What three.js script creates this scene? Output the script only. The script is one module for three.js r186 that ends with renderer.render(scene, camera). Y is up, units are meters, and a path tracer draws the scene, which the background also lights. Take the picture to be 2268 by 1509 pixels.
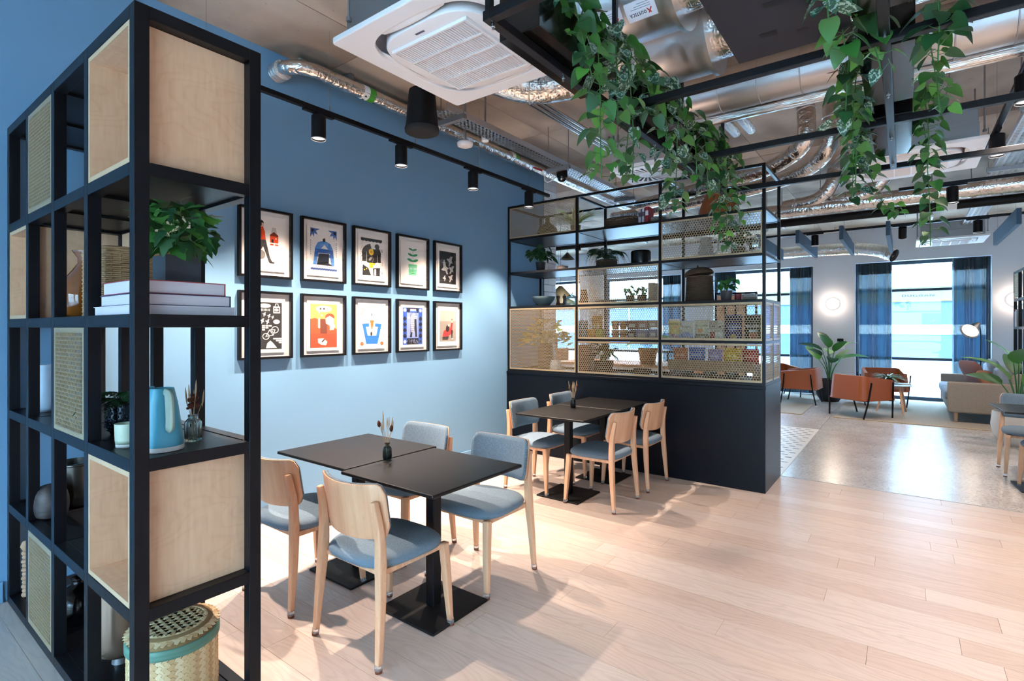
import * as THREE from 'three';
import { mergeGeometries } from 'three/addons/utils/BufferGeometryUtils.js';
import { RoundedBoxGeometry } from 'three/addons/geometries/RoundedBoxGeometry.js';
import { RectAreaLightUniformsLib } from 'three/addons/lights/RectAreaLightUniformsLib.js';
RectAreaLightUniformsLib.init();

// ---------------------------------------------------------------- camera, sky, exposure
const scene = new THREE.Scene();
const camera = new THREE.PerspectiveCamera(66.0, 2268 / 1509, 0.05, 200);
camera.position.set(0, 1.5, 3.95);
camera.lookAt(0.8008, 1.5, 3.95 - 0.5989);
camera.setViewOffset(2268, 1509, 0, 27.5, 2268, 1509);
const renderer = new THREE.WebGLRenderer({ antialias: true });
renderer.toneMapping = THREE.LinearToneMapping;
renderer.toneMappingExposure = 1.55;
renderer.shadowMap.enabled = true;
scene.background = new THREE.Color().setRGB(9.6, 17.2, 25.0);   // even overcast sky, cool beside the warm lamps

// ---------------------------------------------------------------- helpers
let seed = 7;
const rnd = () => { seed = (seed + 0x6d2b79f5) | 0; let t = Math.imul(seed ^ (seed >>> 15), 1 | seed); t = (t + Math.imul(t ^ (t >>> 7), 61 | t)) ^ t; return ((t ^ (t >>> 14)) >>> 0) / 4294967296; };
const rr = (a, b) => a + (b - a) * rnd();
const V = (x, y, z) => new THREE.Vector3(x, y, z);
const taken = {};
const numbered = (n) => { const k = taken[n] = (taken[n] ?? -1) + 1; return k ? n + '_' + String(k).padStart(3, '0') : n; };
const clean = (g) => {
  let q = g.index ? g.toNonIndexed() : g;
  for (const k of Object.keys(q.attributes)) if (!['position', 'normal', 'uv'].includes(k)) q.deleteAttribute(k);
  if (!q.attributes.normal) q.computeVertexNormals();
  if (!q.attributes.uv) q.setAttribute('uv', new THREE.BufferAttribute(new Float32Array(q.attributes.position.count * 2), 2));
  return q;
};
const join = (list) => { const a = [].concat(list).flat(9); return a.length === 1 ? a[0] : mergeGeometries(a.map(clean)); };
// texture coordinates in metres, by the face's main direction
function metres(g, du = 0, dv = 0, turn = false) {
  const q = g.index ? g.toNonIndexed() : g, p = q.attributes.position, uv = new Float32Array(p.count * 2), a = V(), b = V(), c = V();
  for (let i = 0; i < p.count; i += 3) {
    a.fromBufferAttribute(p, i); b.fromBufferAttribute(p, i + 1); c.fromBufferAttribute(p, i + 2);
    const n = b.clone().sub(a).cross(c.clone().sub(a)), ax = Math.abs(n.x), ay = Math.abs(n.y), az = Math.abs(n.z);
    [a, b, c].forEach((v, k) => {
      let s = ay >= ax && ay >= az ? [v.x, v.z] : ax >= az ? [v.z, v.y] : [v.x, v.y];
      if (turn) s = [s[1], s[0]];
      uv[(i + k) * 2] = s[0] + du; uv[(i + k) * 2 + 1] = s[1] + dv;
    });
  }
  q.setAttribute('uv', new THREE.BufferAttribute(uv, 2));
  return q;
}
const box = (x0, x1, y0, y1, z0, z1) => metres(new THREE.BoxGeometry(x1 - x0, y1 - y0, z1 - z0).translate((x0 + x1) / 2, (y0 + y1) / 2, (z0 + z1) / 2));
const rbox = (x0, x1, y0, y1, z0, z1, r = 0.004, s = 2) => metres(new RoundedBoxGeometry(x1 - x0, y1 - y0, z1 - z0, s, Math.min(r, (x1 - x0) / 2.05, (y1 - y0) / 2.05, (z1 - z0) / 2.05)).translate((x0 + x1) / 2, (y0 + y1) / 2, (z0 + z1) / 2));
const cyl = (r0, r1, y0, y1, x = 0, z = 0, seg = 24, open = false) => new THREE.CylinderGeometry(r1, r0, y1 - y0, seg, 1, open).translate(x, (y0 + y1) / 2, z);
const lathe = (pts, seg = 32) => new THREE.LatheGeometry(pts.map(([r, y]) => new THREE.Vector2(r, y)), seg);
function rod(p, q, r, seg = 10, r2 = r) {
  const a = V(...p), b = V(...q), d = b.clone().sub(a), g = new THREE.CylinderGeometry(r2, r, d.length(), seg);
  g.translate(0, d.length() / 2, 0).applyQuaternion(new THREE.Quaternion().setFromUnitVectors(V(0, 1, 0), d.normalize())).translate(a.x, a.y, a.z);
  return g;
}
const curve = (pts) => new THREE.CatmullRomCurve3(pts.map((p) => V(...p)), false, 'centripetal');
const tube = (pts, r, n = 24, rad = 8) => { const c = curve(pts), g = new THREE.TubeGeometry(c, n, r, rad, false), L = c.getLength(), uv = g.attributes.uv; for (let i = 0; i < uv.count; i++) uv.setXY(i, uv.getX(i) * L, uv.getY(i) * 6.283 * r); return g; };
// closed solid from a stack of outlines: outline(t) -> [x, z], rings [[scale, y], ...]
function rings(outline, list, n = 32) {
  const pos = [], uv = [], idx = [];
  list.forEach(([s, y, ox = 0, oz = 0], k) => { for (let i = 0; i <= n; i++) { const [x, z] = outline(i / n); pos.push(x * s + ox, y, z * s + oz); uv.push(i / n, k / (list.length - 1)); } });
  const w = n + 1;
  for (let k = 0; k < list.length - 1; k++) for (let i = 0; i < n; i++) { const a = k * w + i, b = a + 1, c = a + w, d = c + 1; idx.push(a, c, b, b, c, d); }
  const g = new THREE.BufferGeometry();
  g.setAttribute('position', new THREE.Float32BufferAttribute(pos, 3)); g.setAttribute('uv', new THREE.Float32BufferAttribute(uv, 2)); g.setIndex(idx);
  g.computeVertexNormals();
  return g;
}
const squircle = (a, b, e = 4) => (t) => { const c = Math.cos(t * Math.PI * 2), s = Math.sin(t * Math.PI * 2); return [a * Math.sign(c) * Math.abs(c) ** (2 / e), b * Math.sign(s) * Math.abs(s) ** (2 / e)]; };
// panel with round corners, bent about the vertical axis: x across, y up, z out; dome swells the front
function bent(w, h, r, t, R, dome = 0, nx = 20, ny = 6, lean = 0) {
  const pos = [], uv = [], idx = [], W = w / 2;
  const edge = (x) => { const a = Math.abs(x) - (W - r); return a > 0 ? r - Math.sqrt(Math.max(0, r * r - a * a)) : 0; };
  for (const side of [0, 1]) for (let i = 0; i <= nx; i++) for (let j = 0; j <= ny; j++) {
    const x = -W + w * i / nx, cut = edge(x), y = cut + (h - 2 * cut) * j / ny, a = x / R, k = (1 - (x / W) ** 4) * (1 - (2 * j / ny - 1) ** 4);
    const off = side ? t + dome * k : 0, rad = R - off;
    pos.push(rad * Math.sin(a), y, R - rad * Math.cos(a) - lean * (y - h / 2)); uv.push(x, y);
  }
  const q = (nx + 1) * (ny + 1), at = (s, i, j) => s * q + i * (ny + 1) + j;
  for (let i = 0; i < nx; i++) for (let j = 0; j < ny; j++) {
    idx.push(at(0, i, j), at(0, i, j + 1), at(0, i + 1, j), at(0, i + 1, j), at(0, i, j + 1), at(0, i + 1, j + 1));
    idx.push(at(1, i, j), at(1, i + 1, j), at(1, i, j + 1), at(1, i + 1, j), at(1, i + 1, j + 1), at(1, i, j + 1));
  }
  for (let i = 0; i < nx; i++) for (const j of [0, ny]) { const a = at(0, i, j), b = at(0, i + 1, j), c = at(1, i, j), d = at(1, i + 1, j); j ? idx.push(a, c, b, b, c, d) : idx.push(a, b, c, b, d, c); }
  for (let j = 0; j < ny; j++) for (const i of [0, nx]) { const a = at(0, i, j), b = at(0, i, j + 1), c = at(1, i, j), d = at(1, i, j + 1); i ? idx.push(a, b, c, b, d, c) : idx.push(a, c, b, b, c, d); }
  let g = new THREE.BufferGeometry();
  g.setAttribute('position', new THREE.Float32BufferAttribute(pos, 3)); g.setAttribute('uv', new THREE.Float32BufferAttribute(uv, 2)); g.setIndex(idx);
  g.computeVertexNormals();
  return g;
}
// limb with its own radius at each point; soft-square section
function limb(pts, radii, seg = 16, flat = 1) {
  const c = curve(pts), n = Math.max(6, pts.length * 4), pos = [], uv = [], idx = [];
  for (let k = 0; k <= n; k++) {
    const t = k / n, p = c.getPoint(t), d = c.getTangent(t), s = V(0, 0, 1).cross(d).normalize(), u = d.clone().cross(s), f = t * (radii.length - 1), i = Math.min(radii.length - 2, Math.floor(f)), r = radii[i] + (radii[i + 1] - radii[i]) * (f - i);
    for (let j = 0; j <= seg; j++) {
      const [a, b] = squircle(r * flat, r, 5)(j / seg + 0.5 / seg);
      pos.push(p.x + s.x * a + u.x * b, p.y + s.y * a + u.y * b, p.z + s.z * a + u.z * b); uv.push(j / seg * r * 6, p.y);
    }
  }
  const w = seg + 1;
  for (let k = 0; k < n; k++) for (let j = 0; j < seg; j++) { const a = k * w + j, b = a + 1, e = a + w, d = e + 1; idx.push(a, b, e, b, d, e); }
  for (const [k, flip] of [[0, 1], [n, 0]]) { const p = c.getPoint(k / n), m = pos.length / 3; pos.push(p.x, p.y, p.z); uv.push(0, 0); for (let j = 0; j < seg; j++) flip ? idx.push(m, k * w + j + 1, k * w + j) : idx.push(m, k * w + j, k * w + j + 1); }
  const g = new THREE.BufferGeometry();
  g.setAttribute('position', new THREE.Float32BufferAttribute(pos, 3)); g.setAttribute('uv', new THREE.Float32BufferAttribute(uv, 2)); g.setIndex(idx);
  g.computeVertexNormals();
  return g;
}
// sheet with hexagonal holes in the u-v plane (x across, y up), thickness t, solid border
function honeycomb(w, h, pitch, hole, t, border = 0.012) {
  const pos = [], nor = [], tri = (a, b, c, n) => { for (const v of [a, b, c]) { pos.push(...v); nor.push(...n); } };
  const quad = (a, b, c, d, n) => { tri(a, b, c, n); tri(a, c, d, n); };
  const iw = w - 2 * border, ih = h - 2 * border, nx = Math.max(1, Math.floor(iw / pitch - 0.5)), ny = Math.max(1, Math.floor((ih - pitch * 0.29) / (pitch * 0.866)));
  const x0 = (w - (nx + 0.5) * pitch) / 2, y0 = (h - (ny - 1) * pitch * 0.866) / 2, R = pitch / Math.sqrt(3), r = hole / 2 * 1.05;
  for (let j = 0; j < ny; j++) for (let i = 0; i < nx; i++) {
    const cx = x0 + pitch * (i + 0.5 + (j % 2 ? 0.5 : 0)), cy = y0 + j * pitch * 0.866;
    for (let k = 0; k < 6; k++) {
      const a = (k + 0.5) * Math.PI / 3, b = (k + 1.5) * Math.PI / 3, ca = Math.cos(a), sa = Math.sin(a), cb = Math.cos(b), sb = Math.sin(b);
      const oa = [cx + R * ca, cy + R * sa], ob = [cx + R * cb, cy + R * sb], ia = [cx + r * ca, cy + r * sa], ib = [cx + r * cb, cy + r * sb];
      quad([...ia, t], [...oa, t], [...ob, t], [...ib, t], [0, 0, 1]);
      quad([...ia, 0], [...ib, 0], [...ob, 0], [...oa, 0], [0, 0, -1]);
      const m = (a + b) / 2;
      quad([...ia, 0], [...ia, t], [...ib, t], [...ib, 0], [-Math.cos(m), -Math.sin(m), 0]);
    }
  }
  const g = new THREE.BufferGeometry();
  g.setAttribute('position', new THREE.Float32BufferAttribute(pos, 3)); g.setAttribute('normal', new THREE.Float32BufferAttribute(nor, 3));
  const bx = x0 + pitch * 0.02, by = y0 - R * 0.55, ex = w - x0 - pitch * 0.02, ey = h - y0 + R * 0.55;
  return join([g, box(0, w, 0, by, 0, t), box(0, w, ey, h, 0, t), box(0, bx, by, ey, 0, t), box(ex, w, by, ey, 0, t)]);
}
const add = (name, geo, mat, parent) => { const m = new THREE.Mesh(join(geo), mat); m.name = name; parent.add(m); return m; };
const tag = (o, label, category, group) => { o.userData.label = label; o.userData.category = category; if (group) o.userData.group = group; return o; };
function thing(name, label, category, at = [0, 0, 0], turn = 0, group) {
  const o = new THREE.Group(); o.name = numbered(name); o.position.set(...at); o.rotation.y = turn; scene.add(o);
  return tag(o, label, category, group);
}
function single(name, label, category, geo, mat, at = [0, 0, 0], turn = 0, group) {
  const m = new THREE.Mesh(join(geo), mat); m.name = numbered(name); m.position.set(...at); m.rotation.y = turn; scene.add(m);
  return tag(m, label, category, group);
}
function copy(o, label, at, turn = 0, group) {
  const c = o.clone(); c.name = numbered(o.name.replace(/_\d{3}$/, '')); c.position.set(...at); c.rotation.y = turn; scene.add(c);
  c.userData = { ...o.userData, label }; if (group) c.userData.group = group;
  return c;
}
function struct(name, geo, mat, label) {
  const m = geo ? new THREE.Mesh(join(geo), mat) : new THREE.Group(); m.name = name; m.userData = { kind: 'structure' };
  if (label) m.userData.label = label;
  scene.add(m); return m;
}

// ---------------------------------------------------------------- textures
const hash = (x, y, s) => { let h = Math.imul(x, 374761393) ^ Math.imul(y, 668265263) ^ Math.imul(s, 1442695041); h = Math.imul(h ^ (h >>> 13), 1274126177); return ((h ^ (h >>> 16)) >>> 0) / 4294967296; };
const mod = (a, n) => ((a % n) + n) % n;
function vn(x, y, px, py, s) {          // value noise that repeats after px, py cells
  const xi = Math.floor(x), yi = Math.floor(y), fx = x - xi, fy = y - yi, u = fx * fx * (3 - 2 * fx), v = fy * fy * (3 - 2 * fy);
  const h = (i, j) => hash(mod(xi + i, px), mod(yi + j, py), s);
  return (h(0, 0) * (1 - u) + h(1, 0) * u) * (1 - v) + (h(0, 1) * (1 - u) + h(1, 1) * u) * v;
}
const fbm = (u, v, fx, fy, oct, s) => { let a = 0, k = 0.5, t = 0; for (let i = 0; i < oct; i++) { a += k * vn(u * fx, v * fy, fx, fy, s + i); t += k; k *= 0.5; fx *= 2; fy *= 2; } return a / t; };
function texture(w, h, fn, srgb = true) {   // fn(u, v) -> [r, g, b] 0..1
  const d = new Uint8Array(w * h * 4);
  for (let j = 0; j < h; j++) for (let i = 0; i < w; i++) {
    const c = fn(i / w, j / h), o = (j * w + i) * 4;
    for (let k = 0; k < 3; k++) d[o + k] = Math.max(0, Math.min(255, Math.round(255 * (c.length ? c[k] : c))));
    d[o + 3] = 255;
  }
  const t = new THREE.DataTexture(d, w, h); t.wrapS = t.wrapT = THREE.RepeatWrapping; t.magFilter = THREE.LinearFilter; t.minFilter = THREE.LinearMipmapLinearFilter;
  if (srgb) t.colorSpace = THREE.SRGBColorSpace; t.needsUpdate = true; return t;
}
const scaled = (t, rx, ry) => { const c = t.clone(); c.repeat.set(rx, ry); c.needsUpdate = true; return c; };
const mix = (a, b, t) => a.map((x, i) => x + (b[i] - x) * t);
const rgb = (h) => [(h >> 16 & 255) / 255, (h >> 8 & 255) / 255, (h & 255) / 255];
function canvasTexture(w, h, draw) {
  const c = document.createElement('canvas'); c.width = w; c.height = h; const g = c.getContext('2d'); draw(g, w, h);
  const t = new THREE.CanvasTexture(c); t.colorSpace = THREE.SRGBColorSpace; return t;
}
const oakTex = texture(512, 1024, (u, v) => {
  const warp = fbm(u, v, 3, 4, 3, 11), ring = Math.sin((u * 9 + warp * 7 + Math.sin(v * 6.283) * 0.35) * 6.283) * 0.5 + 0.5, pore = vn(u * 190, v * 26, 190, 26, 31), streak = fbm(u, v, 40, 3, 2, 51), blotch = fbm(u, v, 2, 3, 3, 71);
  const g = 0.38 * Math.pow(ring, 3) * (0.35 + 0.65 * blotch) + 0.3 * streak + (pore > 0.8 ? 0.18 : 0);
  return mix(rgb(0xc6bab2), rgb(0x9a8a81), Math.min(1, g * 0.74));
});
const beechTex = texture(256, 512, (u, v) => { const s = fbm(u, v, 24, 3, 3, 5), fleck = vn(u * 90, v * 40, 90, 40, 9) > 0.86 ? 0.16 : 0; return mix(rgb(0xeabd98), rgb(0xc98f69), Math.min(1, s * 0.75 + fleck)); });
const plyTex = texture(512, 512, (u, v) => { const w = fbm(u, v, 2, 4, 3, 3), r = Math.sin((u * 3.0 + w * 9) * 6.283) * 0.5 + 0.5, f = fbm(u, v, 60, 8, 2, 17); return mix(rgb(0xeac09b), rgb(0xca9472), Math.min(1, 0.13 * r ** 4 + 0.36 * f + 0.22 * w)); });
const edgeTex = texture(16, 64, (u, v) => { const k = Math.floor(v * 7) % 2; return k ? rgb(0xb9936f) : rgb(0xf0dcc0); });
const concreteTex = texture(1024, 1024, (u, v) => {
  const a = fbm(u, v, 4, 4, 5, 21), b = fbm(u, v, 3, 7, 3, 41), p = vn(u * 150, v * 150, 150, 150, 61), q = vn(u * 300, v * 300, 300, 300, 62);
  let c = mix(rgb(0xd3c0ac), rgb(0x8d7a6a), Math.min(1, Math.max(0, (a - 0.28) * 1.9)));
  c = mix(c, rgb(0x5e564f), Math.max(0, b - 0.5) * 1.9); if (p > 0.975) c = mix(c, rgb(0x57504a), 0.4);
  return mix(c, rgb(0xd6c7b6), q > 0.9 ? 0.14 : 0);
});
const terrazzoTex = texture(1024, 1024, (u, v) => {
  const a = fbm(u, v, 5, 5, 4, 81), p = vn(u * 110, v * 110, 110, 110, 82), q = vn(u * 210, v * 210, 210, 210, 83);
  let c = mix(rgb(0xc9c5c2), rgb(0xa19d9c), a); if (p > 0.76) c = mix(c, rgb(0x6b696a), 0.36); if (p < 0.2) c = mix(c, rgb(0xd2ccc2), 0.5); return mix(c, rgb(0x77726c), q > 0.8 ? 0.4 : 0);
});
const grainTex = texture(256, 256, (u, v) => { const n = vn(u * 128, v * 128, 128, 128, 91) * 0.6 + vn(u * 64, v * 64, 64, 64, 92) * 0.4; return [n, n, n]; }, false);
const fabricTex = texture(256, 256, (u, v) => { const a = vn(u * 110, v * 60, 110, 60, 95), b = vn(u * 60, v * 110, 60, 110, 96), n = 0.72 + 0.28 * (a + b) / 2 + (a * b > 0.55 ? 0.1 : 0); return [n, n, n]; });
const crinkleTex = texture(512, 512, (u, v) => { let a = 0; for (const [f, k] of [[5, 0.5], [11, 0.3], [23, 0.2]]) a += k * Math.abs(vn(u * f, v * f, f, f, f) * 2 - 1); return [a, a, a]; }, false);
const rugTex = texture(128, 128, (u, v) => { const x = u * 8, y = v * 8, k = (Math.floor(x) + Math.floor(y * 2)) % 2, e = Math.abs(mod(x, 1) - 0.5) * Math.abs(mod(y * 2, 1) - 0.5) * 4, n = vn(u * 64, v * 64, 64, 64, 98); return mix(k ? rgb(0xd9cdbb) : rgb(0x8d8577), rgb(0x4d4a47), Math.min(0.6, e + n * 0.2)); });
const metalTex = texture(256, 256, (u, v) => { const n = 0.42 + 0.3 * fbm(u, v, 6, 6, 4, 101); return [n, n, n]; }, false);

// ---------------------------------------------------------------- materials
const std = (color, roughness = 0.6, metalness = 0, more = {}) => new THREE.MeshStandardMaterial({ color, roughness, metalness, ...more });
const phy = (color, roughness = 0.6, more = {}) => new THREE.MeshPhysicalMaterial({ color, roughness, ...more });
const M = {
  black: new THREE.MeshPhysicalMaterial({ color: 0x101216, roughness: 0.38, specularIntensity: 0.45 }), matte: new THREE.MeshPhysicalMaterial({ color: 0x0e0f11, roughness: 0.6, specularIntensity: 0.5 }), gloss: std(0x07080a, 0.16), navy: new THREE.MeshPhysicalMaterial({ color: 0x0d131c, roughness: 0.34, specularIntensity: 0.35 }), tabletop: new THREE.MeshPhysicalMaterial({ color: 0x131416, roughness: 0.42, specularIntensity: 0.5, bumpMap: grainTex, bumpScale: 0.0002 }),
  wall: std(0x6f98b8, 0.55, 0, { bumpMap: scaled(grainTex, 6, 6), bumpScale: 0.0002 }), white: std(0xe9e7e4, 0.5), greywall: std(0xcfcfd5, 0.7), ceilingPaint: std(0xb0aeab, 0.7),
  acWhite: std(0xf0eeee, 0.45), acGrey: std(0xc3c2cc, 0.5),
  brass: std(0xb09a78, 0.42, 0.35), ply: std(0xffffff, 0.5, 0, { map: scaled(plyTex, 1.6, 1.6) }), plyEdge: std(0xc6a684, 0.6),
  beech: std(0xffffff, 0.45, 0, { map: scaled(beechTex, 3, 1.5) }), beechBack: std(0xffffff, 0.42, 0, { map: scaled(beechTex, 2, 1) }),
  seat: phy(0x7b91a2, 0.95, { map: scaled(fabricTex, 5, 5), sheen: 0.2, sheenColor: new THREE.Color(0x8fa6b8), sheenRoughness: 0.6 }), 
  felt: std(0x6b3b25, 0.9), clear: phy(0xffffff, 0.15, { transmission: 0.85, thickness: 0.004, ior: 1.45 }),
  foil: std(0xe2dfdb, 0.24, 1, { bumpMap: scaled(crinkleTex, 2.6, 2.6), bumpScale: 0.009 }), galv: std(0xd2d3d6, 0.68, 1, { roughnessMap: scaled(metalTex, 2, 2) }), galvDull: std(0x9a9a9c, 0.5, 0.9), steel: std(0xc9ccd0, 0.25, 1),
  greyPipe: std(0x86817d, 0.6), concrete: std(0xffffff, 0.8, 0, { map: scaled(concreteTex, 0.28, 0.28), bumpMap: scaled(concreteTex, 0.9, 0.9), bumpScale: 0.003 }),
  terrazzo: phy(0xffffff, 0.24, { map: scaled(terrazzoTex, 0.7, 0.7), specularIntensity: 1, ior: 1.55 }),
  glass: phy(0xffffff, 0.0, { transmission: 1, thickness: 0, ior: 1.5 }), vaseGlass: phy(0xdfeae6, 0.05, { transmission: 1, thickness: 0.02, ior: 1.45, attenuationColor: new THREE.Color(0x9fb8ae), attenuationDistance: 0.12 }),
  smoke: phy(0x9fb0b0, 0.06, { transmission: 1, thickness: 0.02, ior: 1.45, attenuationColor: new THREE.Color(0x55666a), attenuationDistance: 0.03 }),
  curtain: phy(0x33505f, 1, { transmission: 0.5, thickness: 0, transparent: true, opacity: 0.8 }),
  baffle: std(0x3e566b, 0.8), frameBlue: std(0x2a4152, 0.5), leather: std(0x9c532b, 0.42), leatherLight: std(0x9c6a58, 0.42), linen: std(0xa79b8f, 0.95, 0, { map: scaled(fabricTex, 6, 6) }), linenBlue: std(0x9aa7b6, 0.95, 0, { map: scaled(fabricTex, 6, 6) }), pink: std(0x8a625c, 0.9), rug: std(0xffffff, 1, 0, { map: scaled(rugTex, 6, 6), bumpMap: scaled(rugTex, 6, 6), bumpScale: 0.004 }),
  paper: std(0xf3eee8, 0.85), soil: std(0x2b211a, 1), terracotta: std(0x9c5334, 0.8), stone: std(0x6f6b68, 0.8), wicker: std(0xb18a62, 0.75), wickerDark: std(0x54402f, 0.8), bamboo: std(0xd8bb8d, 0.6), straw: std(0xb39a78, 0.9), seedhead: std(0x5a3322, 0.95),
};
// leaves: cut-out shapes with a keel, four tones and one marbled kind
const marble = texture(128, 128, (u, v) => { const n = fbm(u, v, 14, 14, 2, 111); return n > 0.55 ? rgb(0x9db3a0) : rgb(0x24503a); });
const leafMat = (c, extra = {}) => phy(c, 0.48, { transmission: 0.22, thickness: 0, side: THREE.DoubleSide, ...extra });
const LEAF = [leafMat(0x3f7d35), leafMat(0x2c6031), leafMat(0x58983a), leafMat(0x23522d), phy(0xffffff, 0.5, { map: marble, side: THREE.DoubleSide })];
function leafGeo(outline, keel = 0.18, curl = 0.15) {       // outline: [[half width, along]...] tip at 1
  const pos = [], uv = [], idx = [];
  outline.forEach(([w, y]) => { const d = -curl * y * y; for (const s of [-1, 0, 1]) { pos.push(s * w, d - (s ? -w * keel : 0), y); uv.push(0.5 + s * w, y); } });
  for (let i = 0; i < outline.length - 1; i++) { const a = i * 3; idx.push(a, a + 3, a + 1, a + 1, a + 3, a + 4, a + 1, a + 4, a + 2, a + 2, a + 4, a + 5); }
  const g = new THREE.BufferGeometry(); g.setAttribute('position', new THREE.Float32BufferAttribute(pos, 3)); g.setAttribute('uv', new THREE.Float32BufferAttribute(uv, 2)); g.setIndex(idx); g.computeVertexNormals(); return g;
}
const HEART = leafGeo([[0.02, 0.02], [0.3, -0.06], [0.4, 0.1], [0.41, 0.28], [0.34, 0.5], [0.22, 0.72], [0.1, 0.9], [0, 1.04]]);
const OVAL = leafGeo([[0.01, 0], [0.14, 0.12], [0.23, 0.32], [0.24, 0.52], [0.17, 0.76], [0.07, 0.93], [0, 1]], 0.25, 0.25);
const IVY = leafGeo([[0.02, 0], [0.3, -0.08], [0.46, 0.1], [0.3, 0.24], [0.4, 0.46], [0.22, 0.56], [0.14, 0.8], [0, 1.02]], 0.15, 0.1);
const BLADE = leafGeo([[0.012, 0], [0.04, 0.2], [0.045, 0.45], [0.035, 0.75], [0, 1]], 0.5, 0.75);
function leaf(parent, at, dir, size, geo, mat, roll = 0, name = 'leaf') {
  const m = new THREE.Mesh(geo, mat), d = V(...dir).normalize(); m.name = name; m.position.set(...at); m.scale.setScalar(size);
  const up = Math.abs(d.y) > 0.95 ? V(1, 0, 0) : V(0, 1, 0), x = up.clone().cross(d).normalize(), y = d.clone().cross(x);
  m.quaternion.setFromRotationMatrix(new THREE.Matrix4().makeBasis(x, y, d)).multiply(new THREE.Quaternion().setFromAxisAngle(V(0, 0, 1), roll));
  parent.add(m); return m;
}
// ---------------------------------------------------------------- the room
const CEIL = 3.66, FARX = 13.6, BACKX = -4.2, RIGHTZ = 9.6, BAYZ = -6.2, WOODX = 5.9;
// oak floor: planks run across the room, cut from the same boards
const floorWood = struct('floor', [box(BACKX, WOODX, -0.3, -0.013, -0.25, RIGHTZ), box(BACKX, -0.95, -0.013, 0, 0, RIGHTZ), box(-0.95, WOODX, -0.013, 0, 5.6, RIGHTZ)], std(0xbdb3ac, 0.5), 'pale oak plank floor');
const oakMats = [0xffffff, 0xfcf8f6, 0xf7f0ec, 0xfdf7f2, 0xf4ede9].map((c) => std(c, 0.33, 0, { map: scaled(oakTex, 2.6, 0.55), bumpMap: scaled(oakTex, 2.6, 0.55), bumpScale: 0.0003 }));
{
  const W = 0.1712;
  for (let i = 0, x = -0.95; x < WOODX - 0.01; i++, x += W) {
    let z = -rr(0, 1.3);
    while (z < 5.6) {
      const L = rr(0.8, 2.1), z0 = Math.max(0, z), z1 = Math.min(5.6, z + L), x1 = Math.min(x + W, WOODX);
      z += L;
      if (z1 - z0 < 0.03) continue;
      const t = rr(0, 0.0004);
      const g = metres(new THREE.BoxGeometry(x1 - x - 0.0014, 0.0128, z1 - z0 - 0.0014).translate((x + x1) / 2, -0.0066 - t, (z0 + z1) / 2), Math.round(rr(0, 40)) * 0.37 - x * 0.0, rr(0, 9));
      add('plank', g, oakMats[Math.floor(rnd() * 5)], floorWood);
    }
  }
}
struct('trim_1', box(WOODX - 0.003, WOODX + 0.006, -0.02, 0.0015, 0, RIGHTZ), M.galvDull, 'thin metal strip between oak and concrete');
// polished concrete, cast in bays with saw cuts
const floorStone = struct('floor_001', box(WOODX + 0.006, FARX + 0.35, -0.3, -0.02, BAYZ, RIGHTZ), std(0x3a3836, 0.9), 'polished concrete floor');
{
  const xs = [WOODX + 0.006, 8.95, 11.6, FARX + 0.35], zs = [BAYZ, -3.2, 0.02, 2.945, 6.1, RIGHTZ];
  for (let i = 0; i < 3; i++) for (let j = 0; j < 5; j++) if (!(i === 0 && j === 2)) add('concrete_slab', box(xs[i] + 0.002, xs[i + 1] - 0.002, -0.03, 0, zs[j] + 0.002, zs[j + 1] - 0.002), M.terrazzo, floorStone);
}
// white tiled strip with slate-blue lozenges
const tileFloor = struct('floor_002', box(WOODX + 0.006, 8.95, -0.02, -0.001, 0.02, 2.943), std(0xd9d5cf, 0.35), 'white mosaic floor with slate-blue lozenges');
{
  const g = new THREE.CylinderGeometry(0.03, 0.03, 0.0024, 6).scale(0.5, 1, 1.25), m = [std(0x5f7488, 0.4), std(0x6d8296, 0.4)];
  for (let i = 0; i < 22; i++) for (let j = 0; j < 10; j++) { const t = new THREE.Mesh(g, m[(i + j) % 2]); t.name = 'tile'; t.position.set(6.0 + i * 0.134, 0, 2.87 - j * 0.12 - (i % 2) * 0.06); tileFloor.add(t); }
}
struct('wall_left', [box(BACKX - 0.25, 6.3, -0.1, CEIL + 0.2, -0.25, 0)], M.wall, 'mid-blue painted wall');
struct('baseboard_left', [rbox(BACKX, 0.63, 0, 0.115, 0.0, 0.016, 0.004), rbox(1.08, 5.15, 0, 0.115, 0.0, 0.016, 0.004)], M.wall, 'skirting painted the blue of the wall');
// glazed tile cladding at the wall's end
const pier = struct('wall_pier', box(6.0, 6.302, 0, CEIL, 0.0, 0.004), std(0x6f7076, 0.8), 'end of the wall clad in white glazed brick tiles');
{
  const m = [0xe6e4e6, 0xdcdade, 0xeeecec].map((c) => std(c, 0.14));
  for (let j = 0; j < 36; j++) for (let i = 0; i < 3; i++) { const a = 6.003 + (i - (j % 2 ? 0.5 : 0)) * 0.2, b = Math.min(a + 0.196, 6.3), a0 = Math.max(a, 6.003); if (b - a0 > 0.02) add('tile', rbox(a0, b, 0.003 + j * 0.1, 0.098 + j * 0.1, 0.004, 0.013, 0.003, 1), m[(i * 2 + j) % 3], pier); }
}
struct('wall_return', box(6.05, 6.3, -0.1, CEIL + 0.2, BAYZ, -0.25), M.greywall, 'return wall round the corner');
struct('wall_side', box(6.05, FARX + 0.35, -0.1, CEIL + 0.2, BAYZ - 0.25, BAYZ), M.greywall, 'pale grey end wall');
struct('wall_right', box(BACKX - 0.25, FARX + 0.35, -0.1, CEIL + 0.2, RIGHTZ, RIGHTZ + 0.25), M.greywall, 'pale grey side wall');
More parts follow.
